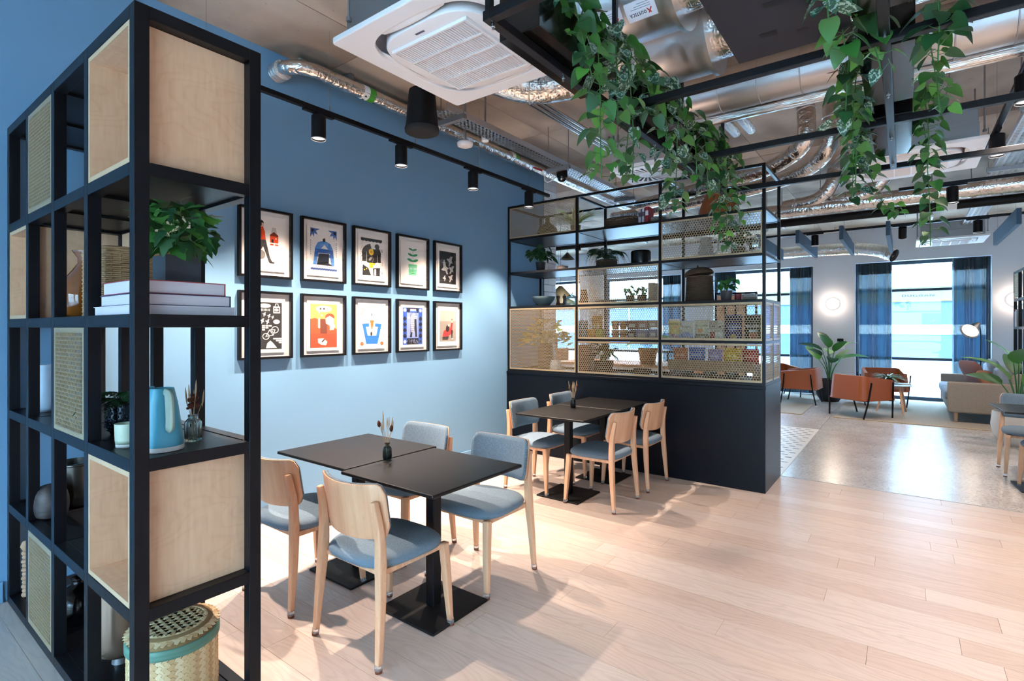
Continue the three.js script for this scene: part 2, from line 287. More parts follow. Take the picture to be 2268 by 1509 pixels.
// wall of shop windows at the far end
const WZ = [6.1, 3.09, 0.08, -2.93, -5.94], WW = 2.21, WTOP = 2.91;
{
  const g = [box(FARX, FARX + 0.35, WTOP, CEIL + 0.2, BAYZ, RIGHTZ)];
  let z = RIGHTZ;
  for (const w of WZ) { g.push(box(FARX, FARX + 0.35, -0.1, WTOP, w + WW, z)); z = w; }
  g.push(box(FARX, FARX + 0.35, -0.1, WTOP, BAYZ, z));
  struct('wall_far', g, M.greywall, 'pale grey wall between tall shop windows');
  struct('baseboard_far', WZ.slice(0, -1).map((w) => rbox(FARX - 0.018, FARX, 0, 0.12, w - 0.8, w, 0.004)), M.greywall, 'pale skirting between the windows');
}
function shopWindow(n, x, z0, z1, axis) {
  const o = struct('window_' + n, null, null, 'tall dark-framed shop window');
  const bar = (a, b, c, d) => rbox(x, x + 0.06, a, b, c, d, 0.004, 1);
  add('window_frame', [bar(0, 0.07, z0, z1), bar(2.84, WTOP, z0, z1), bar(0.07, 2.84, z0, z0 + 0.06), bar(0.07, 2.84, z1 - 0.06, z1)], M.frameBlue, o);
  add('transom', bar(0.83, 0.885, z0 + 0.06, z1 - 0.06), M.frameBlue, o); add('transom', bar(2.27, 2.325, z0 + 0.06, z1 - 0.06), M.frameBlue, o);
  for (const [a, b] of [[0.07, 0.83], [0.885, 2.27], [2.325, 2.84]]) add('pane', box(x + 0.026, x + 0.034, a, b, z0 + 0.06, z1 - 0.06), M.glass, o);
}
WZ.forEach((w, i) => shopWindow(i + 1, FARX + 0.2, w, w + WW));
// the street-side end behind the viewer: the same tall windows
{
  const zs = [0.55, 3.2, 5.85], w = 2.2, g = [box(BACKX - 0.25, BACKX, WTOP, CEIL + 0.2, 0, RIGHTZ)];
  let z = 0;
  for (const a of zs) { g.push(box(BACKX - 0.25, BACKX, -0.1, WTOP, z, a)); z = a + w; }
  g.push(box(BACKX - 0.25, BACKX, -0.1, WTOP, z, RIGHTZ));
  struct('wall_back', g, M.greywall, 'pale wall with tall windows');
  zs.forEach((a, i) => shopWindow(i + 6, BACKX - 0.16, a, a + w));
}
// concrete soffit cast against boards: panels with open joints
const ceiling = struct('ceiling', [box(BACKX - 0.25, FARX + 0.35, CEIL + 0.03, CEIL + 0.3, BAYZ - 0.25, RIGHTZ + 0.25)], std(0x2f2a26, 0.95), 'raw concrete soffit');
for (let i = 0; i < 8; i++) for (let j = 0; j < 9; j++) {
  const x0 = BACKX + i * 2.27, z0 = (BAYZ - 0.1) + j * 1.76;
  if (x0 + 2.27 < 6.1 && z0 + 1.76 < 0.01) continue;
  add('concrete_panel', metres(box(x0 + 0.002, x0 + 2.268, CEIL + rr(0, 0.004), CEIL + 0.04, z0 + 0.002, z0 + 1.757), rr(0, 3), rr(0, 3)), M.concrete, ceiling);
}
// ---------------------------------------------------------------- outside
struct('pavement', box(FARX + 0.36, 40, -0.4, -0.08, -30, 40), std(0xcfcdc9, 0.9), 'pale pavement outside the windows');
struct('street', box(-40, BACKX - 0.26, -0.4, -0.08, -30, 40), std(0x9a9894, 0.9), 'street outside the rear windows');
{
  const b = thing('shop_building', 'pale brick building with a blue glazed shop front across the street', 'building', [0, 0, 0]);
  const X = 23.5;
  add('brick_wall', metres(box(X, X + 4, 2.95, 8.2, -25, 30)), std(0xdcd8d4, 0.9), b);
  add('stall_riser', box(X - 0.1, X + 4, -0.08, 0.35, -25, 30), std(0xa5adb5, 0.7), b);
  for (let i = 0; i < 12; i++) add('shop_glazing', box(X, X + 0.1, 0.35, 2.45, -25 + i * 4.6, -25 + i * 4.6 + 4.52), std(0x2c4a78, 0.5), b);
  add('white_band', box(X - 0.06, X + 0.02, 1.28, 1.62, -25, 30), M.white, b);
  add('scaffold_pole', Array.from({ length: 12 }, (_, i) => cyl(0.04, 0.04, 2.95, 8.6, X - 0.8, -1 + i * 1.1, 8)), M.galvDull, b);
  add('scaffold_board', [0, 1, 2].map((k) => box(X - 1.2, X - 0.1, 3.6 + k * 1.9, 3.68 + k * 1.9, -2, 12)), std(0xb8b2a8, 0.8), b);
  for (let i = 0; i < 9; i++) { const w = add('window', box(X - 0.03, X + 0.1, 3.6, 5.3, -18 + i * 4.6, -16.6 + i * 4.6), M.white, b); add('pane', box(X - 0.05, X - 0.02, 3.72, 5.18, -17.9 + i * 4.6, -16.7 + i * 4.6), std(0x8ca4b8, 0.2), w); }
  const sign = canvasTexture(1024, 128, (g, w, h) => { g.fillStyle = '#574f30'; g.fillRect(0, 0, w, h); g.fillStyle = '#5c4c0c'; g.fillRect(0, 0, w, 12); g.fillRect(0, h - 10, w, 10); g.fillRect(w - 16, 0, 16, h); g.fillStyle = '#15171b'; g.font = 'bold 34px sans-serif'; g.textAlign = 'center'; g.save(); g.translate(w * 0.54, h * 0.62); g.scale(1.5, 1); g.fillText('DUGGAN', 0, 0); g.restore(); });
  const s = new THREE.Mesh(new THREE.PlaneGeometry(4.4, 0.42), std(0xffffff, 0.6, 0, { map: sign })); s.name = 'sign_board'; s.rotation.y = -Math.PI / 2; s.position.set(X - 0.16, 2.66, 4.16); b.add(s);
  add('fascia', [box(X - 0.14, X, 2.43, 2.95, -25, 30)], std(0x574f30, 0.7), b);
}
{
  const b = thing('street_terrace', 'pale terrace of houses across the street behind', 'building', [0, 0, 0]);
  add('wall', box(-26, -22, -0.08, 7.5, -20, 30), std(0xb7b0a6, 0.9), b);
  for (let i = 0; i < 10; i++) add('window', box(-22.02, -21.94, 1, 2.6, -18 + i * 4.6, -16.2 + i * 4.6), std(0x5b6b78, 0.2), b);
}
// sheer curtains
function curtain(label, z0, z1, folds) {
  const o = thing('sheer_curtain', label, 'curtain', [FARX + 0.1, 0, (z0 + z1) / 2], 0, 'sheer blue curtains'), w = z1 - z0, n = 160;
  const sheet = (y0, y1, amp, th) => {
    const s = new THREE.Shape(), p = [];
    for (let i = 0; i <= n; i++) { const t = i / n; p.push([-w / 2 + w * t, amp * (0.55 + 0.45 * Math.sin(t * 13 + 1)) * Math.sin(t * folds * 6.283 + Math.sin(t * 11) * 2.2)]); }
    s.moveTo(p[0][0], p[0][1]); p.forEach((q) => s.lineTo(q[0], q[1])); p.reverse().forEach((q) => s.lineTo(q[0], q[1] + th));
    return new THREE.ExtrudeGeometry(s, { depth: y1 - y0, bevelEnabled: false }).rotateX(-Math.PI / 2).rotateY(Math.PI / 2).translate(0, y0, 0);
  };
  const g = sheet(0.03, 2.72, 0.055, 0.002);
  add('sheer', g, M.curtain, o); for (const d of [0, 0.006, 0.012, 0.018]) add('heading_band', sheet(2.66, 2.9, 0.022, 0.002).translate(d, 0, 0), M.curtain, o);   // four layers of the same cloth
}
curtain('sheer blue curtain at the window beside the bird-of-paradise plant, nearer the armchairs', 3.13, 3.74, 8);
curtain('sheer blue curtain behind the cone-shaped floor lamp', 4.72, 5.26, 8);
curtain('sheer blue curtain behind the leather armchairs, edge of the middle window', 1.8, 2.26, 7);
curtain('sheer blue curtain seen through the open shelving beside the copper lampshade', 0.12, 0.62, 7);
curtain('sheer blue curtain seen through the honeycomb mesh', -1.25, -0.75, 7);
// a part given in room coordinates
const part = (name, geo, mat, parent) => { const o = parent.userData.base ?? parent.position; const m = add(name, join(geo).clone().translate(-o.x, -o.y, -o.z), mat, parent); m.userData.base = o; return m; };
const strip = (o) => o.traverse((c) => { delete c.userData.base; });
// ---------------------------------------------------------------- tall black bookcase standing out from the blue wall
const BC = { x0: 0.645, x1: 1.075, p: 0.045, z: [0.015, 0.43, 0.89, 1.36, 1.852], y: [0, 0.5, 1.011, 1.503, 2.018, 2.55], t: 0.045 };
{
  const o = thing('bookcase', 'tall black grid bookcase with birch boxes and brass mesh panels at the blue wall', 'bookcase', [0.86, 0, 0.956]);
  const { x0, x1, p, z, y } = BC, xs = [[x0, x0 + p], [x1 - p, x1]];
  for (const [a, b] of xs) for (const c of z) part('post', rbox(a, b, 0, 2.595, c, c + p, 0.002, 1), M.black, o);
  for (const h of y) {
    for (const [a, b] of xs) for (let i = 0; i < 4; i++) part('rail', rbox(a, b, h, h + p, z[i] + p, z[i + 1], 0.002, 1), M.black, o);
    for (const c of z) part('rail', rbox(x0 + p, x1 - p, h, h + p, c, c + p, 0.002, 1), M.black, o);
    for (let i = 0; i < 4; i++) part('shelf', box(x0 + p + 0.002, x1 - p - 0.002, h + 0.012, h + p - 0.003, z[i] + p + 0.002, z[i + 1] - 0.002), M.black, o);
  }
  const plyBox = (row, bay) => {
    const a = z[bay] + p + 0.001, b = z[bay + 1] - 0.001, c = y[row] + p + 0.001, d = y[row + 1] - 0.001, f = x0 + 0.004, k = x1 - 0.02, t = 0.018;
    const g = new THREE.Group(); g.name = 'birch_box'; g.userData.base = o.position; o.add(g);
    part('side', metres(box(f, k, c, d, b - t, b), row * 0.37, 0), M.ply, g); part('side', metres(box(f, k, c, d, a, a + t), 0.4, 0.3), M.ply, g);
    part('bottom', box(f, k, c, c + t, a + t, b - t), M.ply, g); part('top', box(f, k, d - t, d, a + t, b - t), M.ply, g); part('back', metres(box(k - t, k, c + t, d - t, a + t, b - t), 0.2, 0.7), M.ply, g);
    part('edging', [box(f - 0.0015, f, c, d, b - t, b), box(f - 0.0015, f, c, d, a, a + t), box(f - 0.0015, f, c, c + t, a + t, b - t), box(f - 0.0015, f, d - t, d, a + t, b - t)], M.plyEdge, g);
  };
  plyBox(4, 3); plyBox(1, 3); plyBox(3, 0);
  for (const b of [1, 2]) part('birch_back', metres(box(x1 - 0.04, x1 - 0.022, y[3] + p, y[4], z[b] + p, z[b + 1]), b, 0), M.ply, o);
  part('back_panel', box(x1 - 0.03, x1 - 0.02, y[4] + p + 0.2, y[5], z[2] + p, z[3]), M.black, o);
  for (const [row, bay] of [[4, 1], [2, 2], [0, 1]]) {
    const w = z[bay + 1] - z[bay] - p, h = y[row + 1] - y[row] - p;
    part('brass_mesh', honeycomb(w - 0.002, h - 0.002, 0.0195, 0.0172, 0.003, 0.014).rotateY(-Math.PI / 2).translate(x0 + 0.003, y[row] + p + 0.001, z[bay] + p + 0.001), M.brass, o);
  }
  strip(o);
}
// ---------------------------------------------------------------- dividing counter and the open shelving on it
const PX = 5.17, PB = 5.9, PE = 2.945;
{
  const o = thing('divider_counter', 'low navy-black divider counter under the open shelving', 'counter', [5.535, 0, 1.47]);
  part('body', rbox(PX, PB, 0, 0.94, 0.002, PE, 0.003, 1), M.navy, o); part('top', rbox(PX - 0.006, PB + 0.004, 0.94, 0.972, 0.002, PE + 0.004, 0.003, 1), M.navy, o);
  strip(o);
  const s = thing('open_shelving', 'open black steel shelving with honeycomb panels on the navy counter', 'shelving', [5.535, 0.972, 1.47]);
  const p = 0.028, pz = [0.018, 0.978, 1.946, PE - p], ly = [0.972, 1.355, 1.74, 2.16, 2.575, 2.974], fx = [PX, PX + p], bx = [PB - p, PB];
  for (const [a, b] of [fx, bx]) for (const z of pz) part('post', rbox(a, b, 0.972, 3.0, z, z + p, 0.002, 1), M.black, s);
  ly.forEach((y, k) => {
    for (let c = 0; c < 3; c++) { if (k === 1 && c === 0) continue; for (const [a, b] of [fx, bx]) part('rail', rbox(a, b, y, y + 0.026, pz[c] + p, pz[c + 1], 0.002, 1), M.black, s); }
    pz.forEach((z, c) => { if (!(k === 1 && c === 0)) part('rail', rbox(fx[1], bx[0], y, y + 0.026, z, z + p, 0.002, 1), M.black, s); });
    if (k > 0 && k < 5) for (let c = 0; c < 3; c++) if (!(k === 1 && c === 0)) part('shelf', box(fx[1], bx[0], y + 0.004, y + 0.024, pz[c] + p, pz[c + 1]), M.navy, s);
  });
  const mesh = (c, k0, k1) => { const z0 = pz[c] + p + 0.001, w = pz[c + 1] - z0 - 0.001, y0 = ly[k0] + (k0 ? 0.027 : 0.027), h = ly[k1] - y0 - 0.001; part('honeycomb_panel', honeycomb(w, h, c ? 0.0245 : 0.019, c ? 0.0224 : 0.0168, 0.003, 0.009).rotateY(-Math.PI / 2).translate(PX + 0.004, y0, z0), M.brass, s); };
  mesh(0, 4, 5); mesh(0, 0, 2); mesh(1, 2, 3); mesh(1, 1, 2); mesh(1, 0, 1); mesh(2, 3, 4); mesh(2, 1, 2); mesh(2, 0, 1);
  for (const k of [0, 1]) for (const a of [fx[1] + 0.001, 5.545]) part('honeycomb_panel', honeycomb(0.322, ly[k + 1] - ly[k] - 0.028, 0.0245, 0.0224, 0.003, 0.009).translate(a, ly[k] + 0.027, PE - 0.006), M.brass, s);
  part('post', rbox(5.522, 5.544, 0.998, 1.74, PE - p, PE, 0.002, 1), M.black, s);
  strip(s);
}
// ---------------------------------------------------------------- cafe tables
const makeTable = (label, x, z) => {
  const t = thing('cafe_table', label, 'table', [x, 0, z], 0, 'black square cafe tables');
  const top = rbox(-0.343, 0.343, 0.727, 0.745, -0.343, 0.343, 0.006, 2);
  add('tabletop', top, M.tabletop, t); add('column', rbox(-0.031, 0.031, 0.012, 0.72, -0.031, 0.031, 0.008, 2), M.black, t);
  add('base_plate', rbox(-0.21, 0.21, 0, 0.013, -0.21, 0.21, 0.006, 2), M.matte, t); add('mounting_plate', [box(-0.17, 0.17, 0.719, 0.727, -0.03, 0.03), box(-0.03, 0.03, 0.719, 0.727, -0.17, 0.17)], M.matte, t);
  return t;
};
const table0 = makeTable('black square cafe table nearest the viewer, its corner jutting over the oak floor', 2.017, 1.912);
copy(table0, 'black square cafe table closest to the framed prints', [2.055, 0, 1.213]);
copy(table0, 'black square cafe table before the navy counter, on the side towards the pictures', [4.098, 0, 1.523]);
copy(table0, 'black square cafe table pushed against the navy divider counter', [4.79, 0, 1.523]);
copy(table0, 'black square cafe table on the concrete floor in front of the sofa', [6.82, 0, 5.0], 0.06);
// ---------------------------------------------------------------- chairs (local front is +z)
const seatOutline = (t) => { const [x, z] = squircle(0.24, 0.236, 3.3)(t); return [x * (1 + 0.06 * z / 0.236), z]; };
const makeChair = (label, at, turn) => {
  const o = thing('dining_chair', label, 'chair', at, turn, 'beech chairs with blue-grey upholstery');
  const seat = rings(seatOutline, [[0, 0.478], [0.55, 0.477], [0.82, 0.472], [0.93, 0.464], [0.985, 0.45], [1, 0.437], [0.985, 0.424], [0.94, 0.417], [0, 0.414]].map(([s, y]) => [s, y, 0, 0.0]), 40);
  add('seat', metres(seat), M.seat, o).geometry.computeVertexNormals();
  o.children[0].geometry = seat; 
  for (const s of [-1, 1]) {
    const f = add('leg', limb([[s * 0.232, 0.03, 0.226], [s * 0.222, 0.22, 0.214], [s * 0.212, 0.418, 0.2]], [0.0135, 0.019, 0.0215]), M.beech, o);
    add('leg_cap', limb([[s * 0.234, 0.008, 0.228], [s * 0.232, 0.035, 0.226]], [0.0145, 0.0145]), M.clear, f); add('felt_pad', cyl(0.016, 0.016, 0, 0.01, s * 0.2345, 0.2285, 14), M.felt, f);
    const r = add('leg', limb([[s * 0.236, 0.03, -0.228], [s * 0.228, 0.24, -0.212], [s * 0.216, 0.44, -0.2], [s * 0.21, 0.6, -0.203], [s * 0.204, 0.732, -0.226]], [0.0135, 0.019, 0.0225, 0.019, 0.0145]), M.beech, o);
    add('leg_cap', limb([[s * 0.238, 0.008, -0.23], [s * 0.236, 0.035, -0.228]], [0.0145, 0.0145]), M.clear, r); add('felt_pad', cyl(0.016, 0.016, 0, 0.01, s * 0.2385, -0.2305, 14), M.felt, r);
    add('side_rail', rbox(s * 0.2 - 0.01, s * 0.2 + 0.01, 0.39, 0.417, -0.19, 0.195, 0.006, 2), M.beech, o);
  }
  add('cross_rail', rbox(-0.2, 0.2, 0.392, 0.416, 0.17, 0.19, 0.006, 2), M.beech, o); add('cross_rail', rbox(-0.2, 0.2, 0.392, 0.416, -0.195, -0.175, 0.006, 2), M.beech, o);
  const place = (g) => g.rotateX(-0.16).translate(0, 0.545, -0.232);
  add('back_shell', place(bent(0.5, 0.255, 0.05, 0.01, 0.385, 0, 26, 6)), M.beechBack, o);
  add('back_pad', place(bent(0.488, 0.253, 0.05, 0.016, 0.3745, 0.006, 26, 8).translate(0, 0.001, 0.0105)), M.seat, o);
  return o;
};
const chair0 = makeChair('beech chair nearest the viewer, its curved wooden back turned to us', [1.71, 0, 1.88], Math.PI / 2);
copy(chair0, 'beech chair partly hidden behind the tall bookcase, facing the table by the wall', [1.722, 0, 1.165], Math.PI / 2);
copy(chair0, 'blue-upholstered chair facing us across the near table corner', [2.468, 0, 1.868], -Math.PI / 2);
copy(chair0, 'pale grey-backed chair behind the near table, between table and blue wall', [2.468, 0, 1.19], -Math.PI / 2);
copy(chair0, 'beech chair with its wooden back to us, nearer one at the far table', [4.115, 0, 1.845], Math.PI);
copy(chair0, 'beech chair with its wooden back to us closest to the navy counter', [4.805, 0, 1.85], Math.PI);
copy(chair0, 'grey-upholstered chair by the blue wall at the far table, the one nearer the pictures', [4.148, 0, 1.178], 0);
copy(chair0, 'grey-upholstered chair tucked between far table and navy counter, against the wall', [4.83, 0, 1.19], 0);
copy(chair0, 'chair on the concrete floor with its pale back rising behind the blue-lit table', [7.445, 0, 5.0], -Math.PI / 2);
copy(chair0, 'chair cut off by the picture edge, nearer side of the table by the sofa', [6.6, 0, 5.05], Math.PI / 2);
// ---------------------------------------------------------------- small bottles with dried grasses
function driedStems(o, y, n, h, spread, mats) {
  for (let i = 0; i < n; i++) {
    const a = i / n * 6.28 + 0.4, l = h * rr(0.75, 1.08), dx = Math.cos(a) * spread * rr(0.4, 1), dz = Math.sin(a) * spread * rr(0.4, 1), m = mats[i % mats.length];
    const s = add('stem', tube([[0, y, 0], [dx * 0.35, y + l * 0.5, dz * 0.35], [dx, y + l, dz]], 0.0012, 8, 5), M.straw, o);
    const head = m === M.seedhead ? lathe([[0, 0], [0.008, 0.006], [0.011, 0.02], [0.007, 0.035], [0, 0.042]], 8) : lathe([[0, -0.014], [0.0022, 0], [0.0036, 0.014], [0.0034, 0.03], [0.0016, 0.05], [0, 0.06]], 8);
    add('seed_head', head.rotateX(dz * 3).rotateZ(-dx * 3).translate(dx, y + l - 0.01, dz), m, s);
  }
}
function bottleVase(label, at) {
  const o = thing('bud_vase', label, 'vase', at);
  add('bottle', lathe([[0, 0.004], [0.024, 0.004], [0.026, 0.01], [0.026, 0.062], [0.02, 0.074], [0.0125, 0.078], [0.0125, 0.088], [0.016, 0.093], [0.013, 0.097], [0.0095, 0.088], [0.0095, 0.076], [0.022, 0.06], [0.022, 0.012], [0, 0.01]], 28), M.smoke, o);
  driedStems(o, 0.015, 10, 0.2, 0.05, [M.straw, M.straw, M.seedhead, M.straw]);
}
bottleVase('small smoked-glass bottle of dried grasses on the near table', [1.985, 0.745, 1.57]);
bottleVase('small smoked-glass bottle of dried grasses on the far table', [4.32, 0.745, 1.44]);
// ---------------------------------------------------------------- framed prints
const poly = (g, c, pts) => { g.fillStyle = c; g.beginPath(); pts.forEach((p, i) => (i ? g.lineTo(...p) : g.moveTo(...p))); g.closePath(); g.fill(); };
const ell = (g, c, x, y, a, b, r = 0) => { g.fillStyle = c; g.beginPath(); g.ellipse(x, y, a, b, r, 0, 6.3); g.fill(); };
const rc = (g, c, x, y, w, h) => { g.fillStyle = c; g.fillRect(x, y, w, h); };
const ln = (g, c, w, pts) => { g.strokeStyle = c; g.lineWidth = w; g.lineCap = 'round'; g.beginPath(); pts.forEach((p, i) => (i ? g.lineTo(...p) : g.moveTo(...p))); g.stroke(); };
const dove = (g, c, x, y, s, r) => { g.save(); g.translate(x, y); g.rotate(r); g.scale(s, s); poly(g, c, [[-30, -6], [-8, -14], [-2, -34], [16, -40], [14, -12], [30, 6], [14, 8], [10, 34], [0, 36], [-2, 10], [-18, 4]]); g.restore(); };
const prints = [
  ['framed print of a striding figure in an orange coat beside a red house', (g) => {
    ell(g, '#1c1a1a', 70, 62, 48, 24, -0.2); ell(g, '#1c1a1a', 110, 62, 24, 24); poly(g, '#f0c3ae', [[118, 58], [134, 62], [132, 88], [116, 92]]);
    poly(g, '#4a4644', [[66, 100], [100, 96], [100, 170], [62, 168]]); poly(g, '#e8501f', [[96, 94], [128, 90], [142, 130], [148, 196], [84, 200], [88, 120]]); poly(g, '#d8430f', [[92, 120], [118, 116], [126, 250], [102, 256]]);
    poly(g, '#f0c3ae', [[104, 256], [126, 250], [124, 292], [106, 290]]); ell(g, '#77726e', 112, 318, 34, 38); poly(g, '#343130', [[86, 200], [148, 194], [182, 340], [200, 372], [172, 376], [128, 250], [60, 372], [30, 360]]); poly(g, '#1b1a1a', [[176, 366], [216, 372], [214, 384], [176, 384]]);
    poly(g, '#cfcac4', [[196, 88], [226, 88], [236, 136], [188, 136]]); poly(g, '#7a2a18', [[180, 148], [212, 122], [246, 148], [246, 160], [180, 160]]); rc(g, '#e04a1e', 180, 158, 66, 54); rc(g, '#1c1a1a', 192, 184, 16, 28); rc(g, '#f0c3ae', 222, 170, 12, 12); rc(g, '#d8431a', 182, 222, 26, 12); rc(g, '#d8431a', 220, 222, 26, 12);
  }],
  ['framed print of a blue sweatered figure bent over like an iceberg, stars in the corners', (g) => {
    for (const [x, s] of [[28, 1], [272, -1]]) { poly(g, '#4a74c4', [[x, 30], [x + s * 84, 34], [x + s * 50, 52], [x + s * 66, 86], [x + s * 36, 76], [x + s * 30, 110], [x + s * 16, 82], [x, 116]]); poly(g, '#17203a', [[x + s * 8, 38], [x + s * 36, 42], [x + s * 26, 66], [x + s * 8, 70]]); }
    poly(g, '#5c9ae0', [[84, 352], [52, 352], [70, 200], [96, 152], [130, 138], [176, 138], [214, 156], [238, 210], [250, 352], [220, 352], [206, 236], [98, 236]]); poly(g, '#3a6cb8', [[72, 210], [236, 210], [242, 280], [66, 280]]); rc(g, '#faf6f0', 100, 244, 108, 10); poly(g, '#181a20', [[108, 250], [200, 246], [196, 330], [240, 352], [86, 352]]);
    poly(g, '#faf6f0', [[124, 204], [156, 168], [190, 206]]); ell(g, '#f7e6da', 160, 114, 14, 18); poly(g, '#171a22', [[140, 118], [160, 108], [166, 142], [142, 142]]);
    for (let i = 0; i < 8; i++) { rc(g, '#6a8cc8', 28, 140 + i * 17, 7, 8); rc(g, '#6a8cc8', 266, 140 + i * 17, 7, 8); rc(g, '#6a8cc8', 80 + i * 20, 362, 8, 6); }
    for (let i = 0; i < 22; i++) for (let j = 0; j < 2; j++) rc(g, (i + j) % 2 ? '#17203a' : '#4a74c4', 32 + i * 11, 380 + j * 9, 11, 9);
  }],
  ['framed print of a dark stooping figure with a yellow sunflower under scalloped awning', (g) => {
    rc(g, '#2b2a29', 30, 42, 232, 20); for (let i = 0; i < 6; i++) ell(g, '#2b2a29', 50 + i * 38, 62, 19, 11);
    ell(g, '#242322', 146, 190, 104, 96); rc(g, '#242322', 44, 190, 204, 80); poly(g, '#f6f2ea', [[130, 92], [186, 90], [190, 140], [146, 144]]); ell(g, '#2b2a29', 206, 112, 26, 24); ell(g, '#ecc21a', 142, 172, 28, 32); ell(g, '#c39a10', 142, 172, 10, 12);
    ln(g, '#9a968f', 4, [[142, 204], [168, 240], [150, 284]]); ell(g, '#a6a29a', 132, 240, 12, 24, 0.7); ln(g, '#e9e4da', 4, [[92, 176], [92, 290], [120, 320]]); ln(g, '#e9e4da', 4, [[208, 200], [214, 290]]);
    poly(g, '#f6f2ea', [[104, 280], [200, 284], [210, 320], [104, 330]]); rc(g, '#ecc21a', 118, 278, 64, 20); ell(g, '#ecc21a', 142, 312, 20, 16); poly(g, '#1c1b1b', [[50, 300], [110, 330], [140, 400], [48, 404]]); poly(g, '#242322', [[160, 330], [240, 320], [236, 404], [166, 400]]); rc(g, '#f6f2ea', 176, 336, 20, 60);
    for (let i = 0; i < 80; i++) rc(g, '#2b2a29', i % 2 ? 24 + hash(i, 1, 5) * 22 : 246 + hash(i, 1, 5) * 22, 130 + hash(i, 2, 5) * 250, 4, 5); ell(g, '#ecc21a', 70, 350, 6, 7); ell(g, '#ecc21a', 92, 338, 6, 7);
  }],
  ['framed print of a green seedling in a face-shaped pot, lettered GROW UP', (g) => {
    ln(g, '#2f5f45', 3, [[150, 80], [150, 240]]);
    for (const [y, s] of [[92, 0.85], [150, 1], [206, 1.15]]) { ell(g, '#2f9c63', 150 - 30 * s, y - 8, 32 * s, 12 * s, 0.28); ell(g, '#2f9c63', 150 + 30 * s, y - 8, 32 * s, 12 * s, -0.28); }
    poly(g, '#6fc894', [[94, 240], [206, 240], [198, 356], [100, 356]]); rc(g, '#58b47e', 94, 252, 112, 4); ell(g, '#ffffff', 126, 284, 14, 8); ell(g, '#ffffff', 178, 284, 14, 8); ell(g, '#222', 126, 284, 5, 7); ell(g, '#222', 178, 284, 5, 7); ln(g, '#3f8f62', 3, [[152, 290], [146, 316], [158, 318]]); ln(g, '#2b2b2b', 5, [[136, 336], [172, 334]]);
    g.fillStyle = '#7b7a78'; g.font = '30px sans-serif'; g.textAlign = 'center'; g.fillText('GROW UP', 150, 410);
  }],
  ['framed print of pale birds flying on black', (g) => { rc(g, '#1f1f22', 26, 46, 248, 366); for (const [x, y, s, r] of [[178, 150, 1.7, 0.3], [96, 176, 0.9, -0.2], [110, 246, 1.9, -0.4], [200, 244, 1.5, 0.5], [100, 352, 0.9, 0], [190, 344, 1.3, 0.4]]) dove(g, '#b9b7b6', x, y, s, r); }],
  ['framed print of white icons scattered on black: bicycle, bricks, birds and bag', (g) => {
    rc(g, '#262524', 26, 38, 248, 384); const w = '#e9e5df'; ell(g, w, 140, 66, 48, 18); for (let i = 0; i < 8; i++) rc(g, w, 104 + i * 10, 90, 5, 18); rc(g, w, 206, 70, 54, 56); rc(g, '#262524', 214, 82, 38, 34); ell(g, w, 232, 98, 16, 12); ln(g, w, 5, [[220, 70], [226, 48], [242, 48], [248, 70]]);
    for (const [x, y, s] of [[136, 136, 0.5], [172, 150, 0.5], [120, 190, 0.6], [160, 196, 0.6], [200, 160, 0.4], [70, 160, 0.45], [62, 210, 0.5]]) dove(g, w, x, y, s, 0.3); ell(g, w, 232, 196, 26, 18); ell(g, w, 86, 130, 16, 16);
    for (const [x, y] of [[120, 224], [146, 224], [172, 224], [120, 240], [146, 240], [120, 256], [206, 330], [228, 330], [250, 330], [228, 346], [250, 346], [250, 362]]) rc(g, w, x, y, 22, 12);
    g.strokeStyle = w; g.lineWidth = 6; g.beginPath(); g.arc(220, 262, 26, 0, 7); g.stroke(); g.beginPath(); g.arc(150, 316, 24, 0, 7); g.stroke(); ln(g, w, 6, [[220, 262], [178, 262], [150, 316], [206, 306], [178, 262]]); ln(g, w, 6, [[206, 306], [220, 262]]);
    poly(g, w, [[60, 330], [70, 296], [80, 310], [90, 286], [100, 312], [110, 300], [112, 336]]); poly(g, w, [[60, 270], [84, 250], [110, 262], [100, 284], [64, 284]]); rc(g, w, 60, 352, 44, 46); rc(g, '#262524', 67, 360, 30, 24); poly(g, w, [[150, 412], [160, 372], [184, 350], [206, 372], [236, 412]]);
  }],
  ['framed orange print of a long-haired figure under a speech bubble', (g) => {
    rc(g, '#f0a25a', 26, 34, 248, 390); poly(g, '#e5532a', [[26, 170], [70, 158], [120, 176], [180, 190], [274, 262], [274, 424], [26, 424]]); poly(g, '#df4a22', [[26, 300], [274, 300], [274, 424], [26, 424]]);
    ell(g, '#f3e6d0', 150, 76, 74, 28); poly(g, '#f3e6d0', [[100, 96], [126, 96], [100, 122]]); for (const [x, c] of [[120, '#3a3a36'], [152, '#3a3a36'], [186, '#a79c88']]) ell(g, c, x, 76, 8, 10); ell(g, '#f3e6d0', 130, 134, 8, 8);
    ell(g, '#8a4a2c', 206, 150, 44, 34); rc(g, '#7a3f26', 118, 166, 62, 134); for (let i = 0; i < 7; i++) rc(g, '#5c2c18', 122 + i * 9, 170, 2, 128); poly(g, '#fbeadf', [[166, 160], [206, 138], [244, 160], [240, 210], [206, 226], [170, 206]]); poly(g, '#fbeadf', [[206, 226], [246, 206], [256, 228], [246, 262], [206, 268]]);
    ln(g, '#7a3f26', 2, [[184, 180], [198, 182]]); ln(g, '#7a3f26', 2, [[214, 180], [228, 178]]); rc(g, '#fbeadf', 98, 160, 18, 88); poly(g, '#f7e2d3', [[96, 342], [150, 340], [184, 372], [170, 404], [126, 396], [98, 380]]); poly(g, '#2c2320', [[128, 370], [154, 344], [162, 352], [136, 378]]);
  }],
  ['framed print of a blue figure upside down with an ice-cream cone, lettered in orange arc', (g) => {
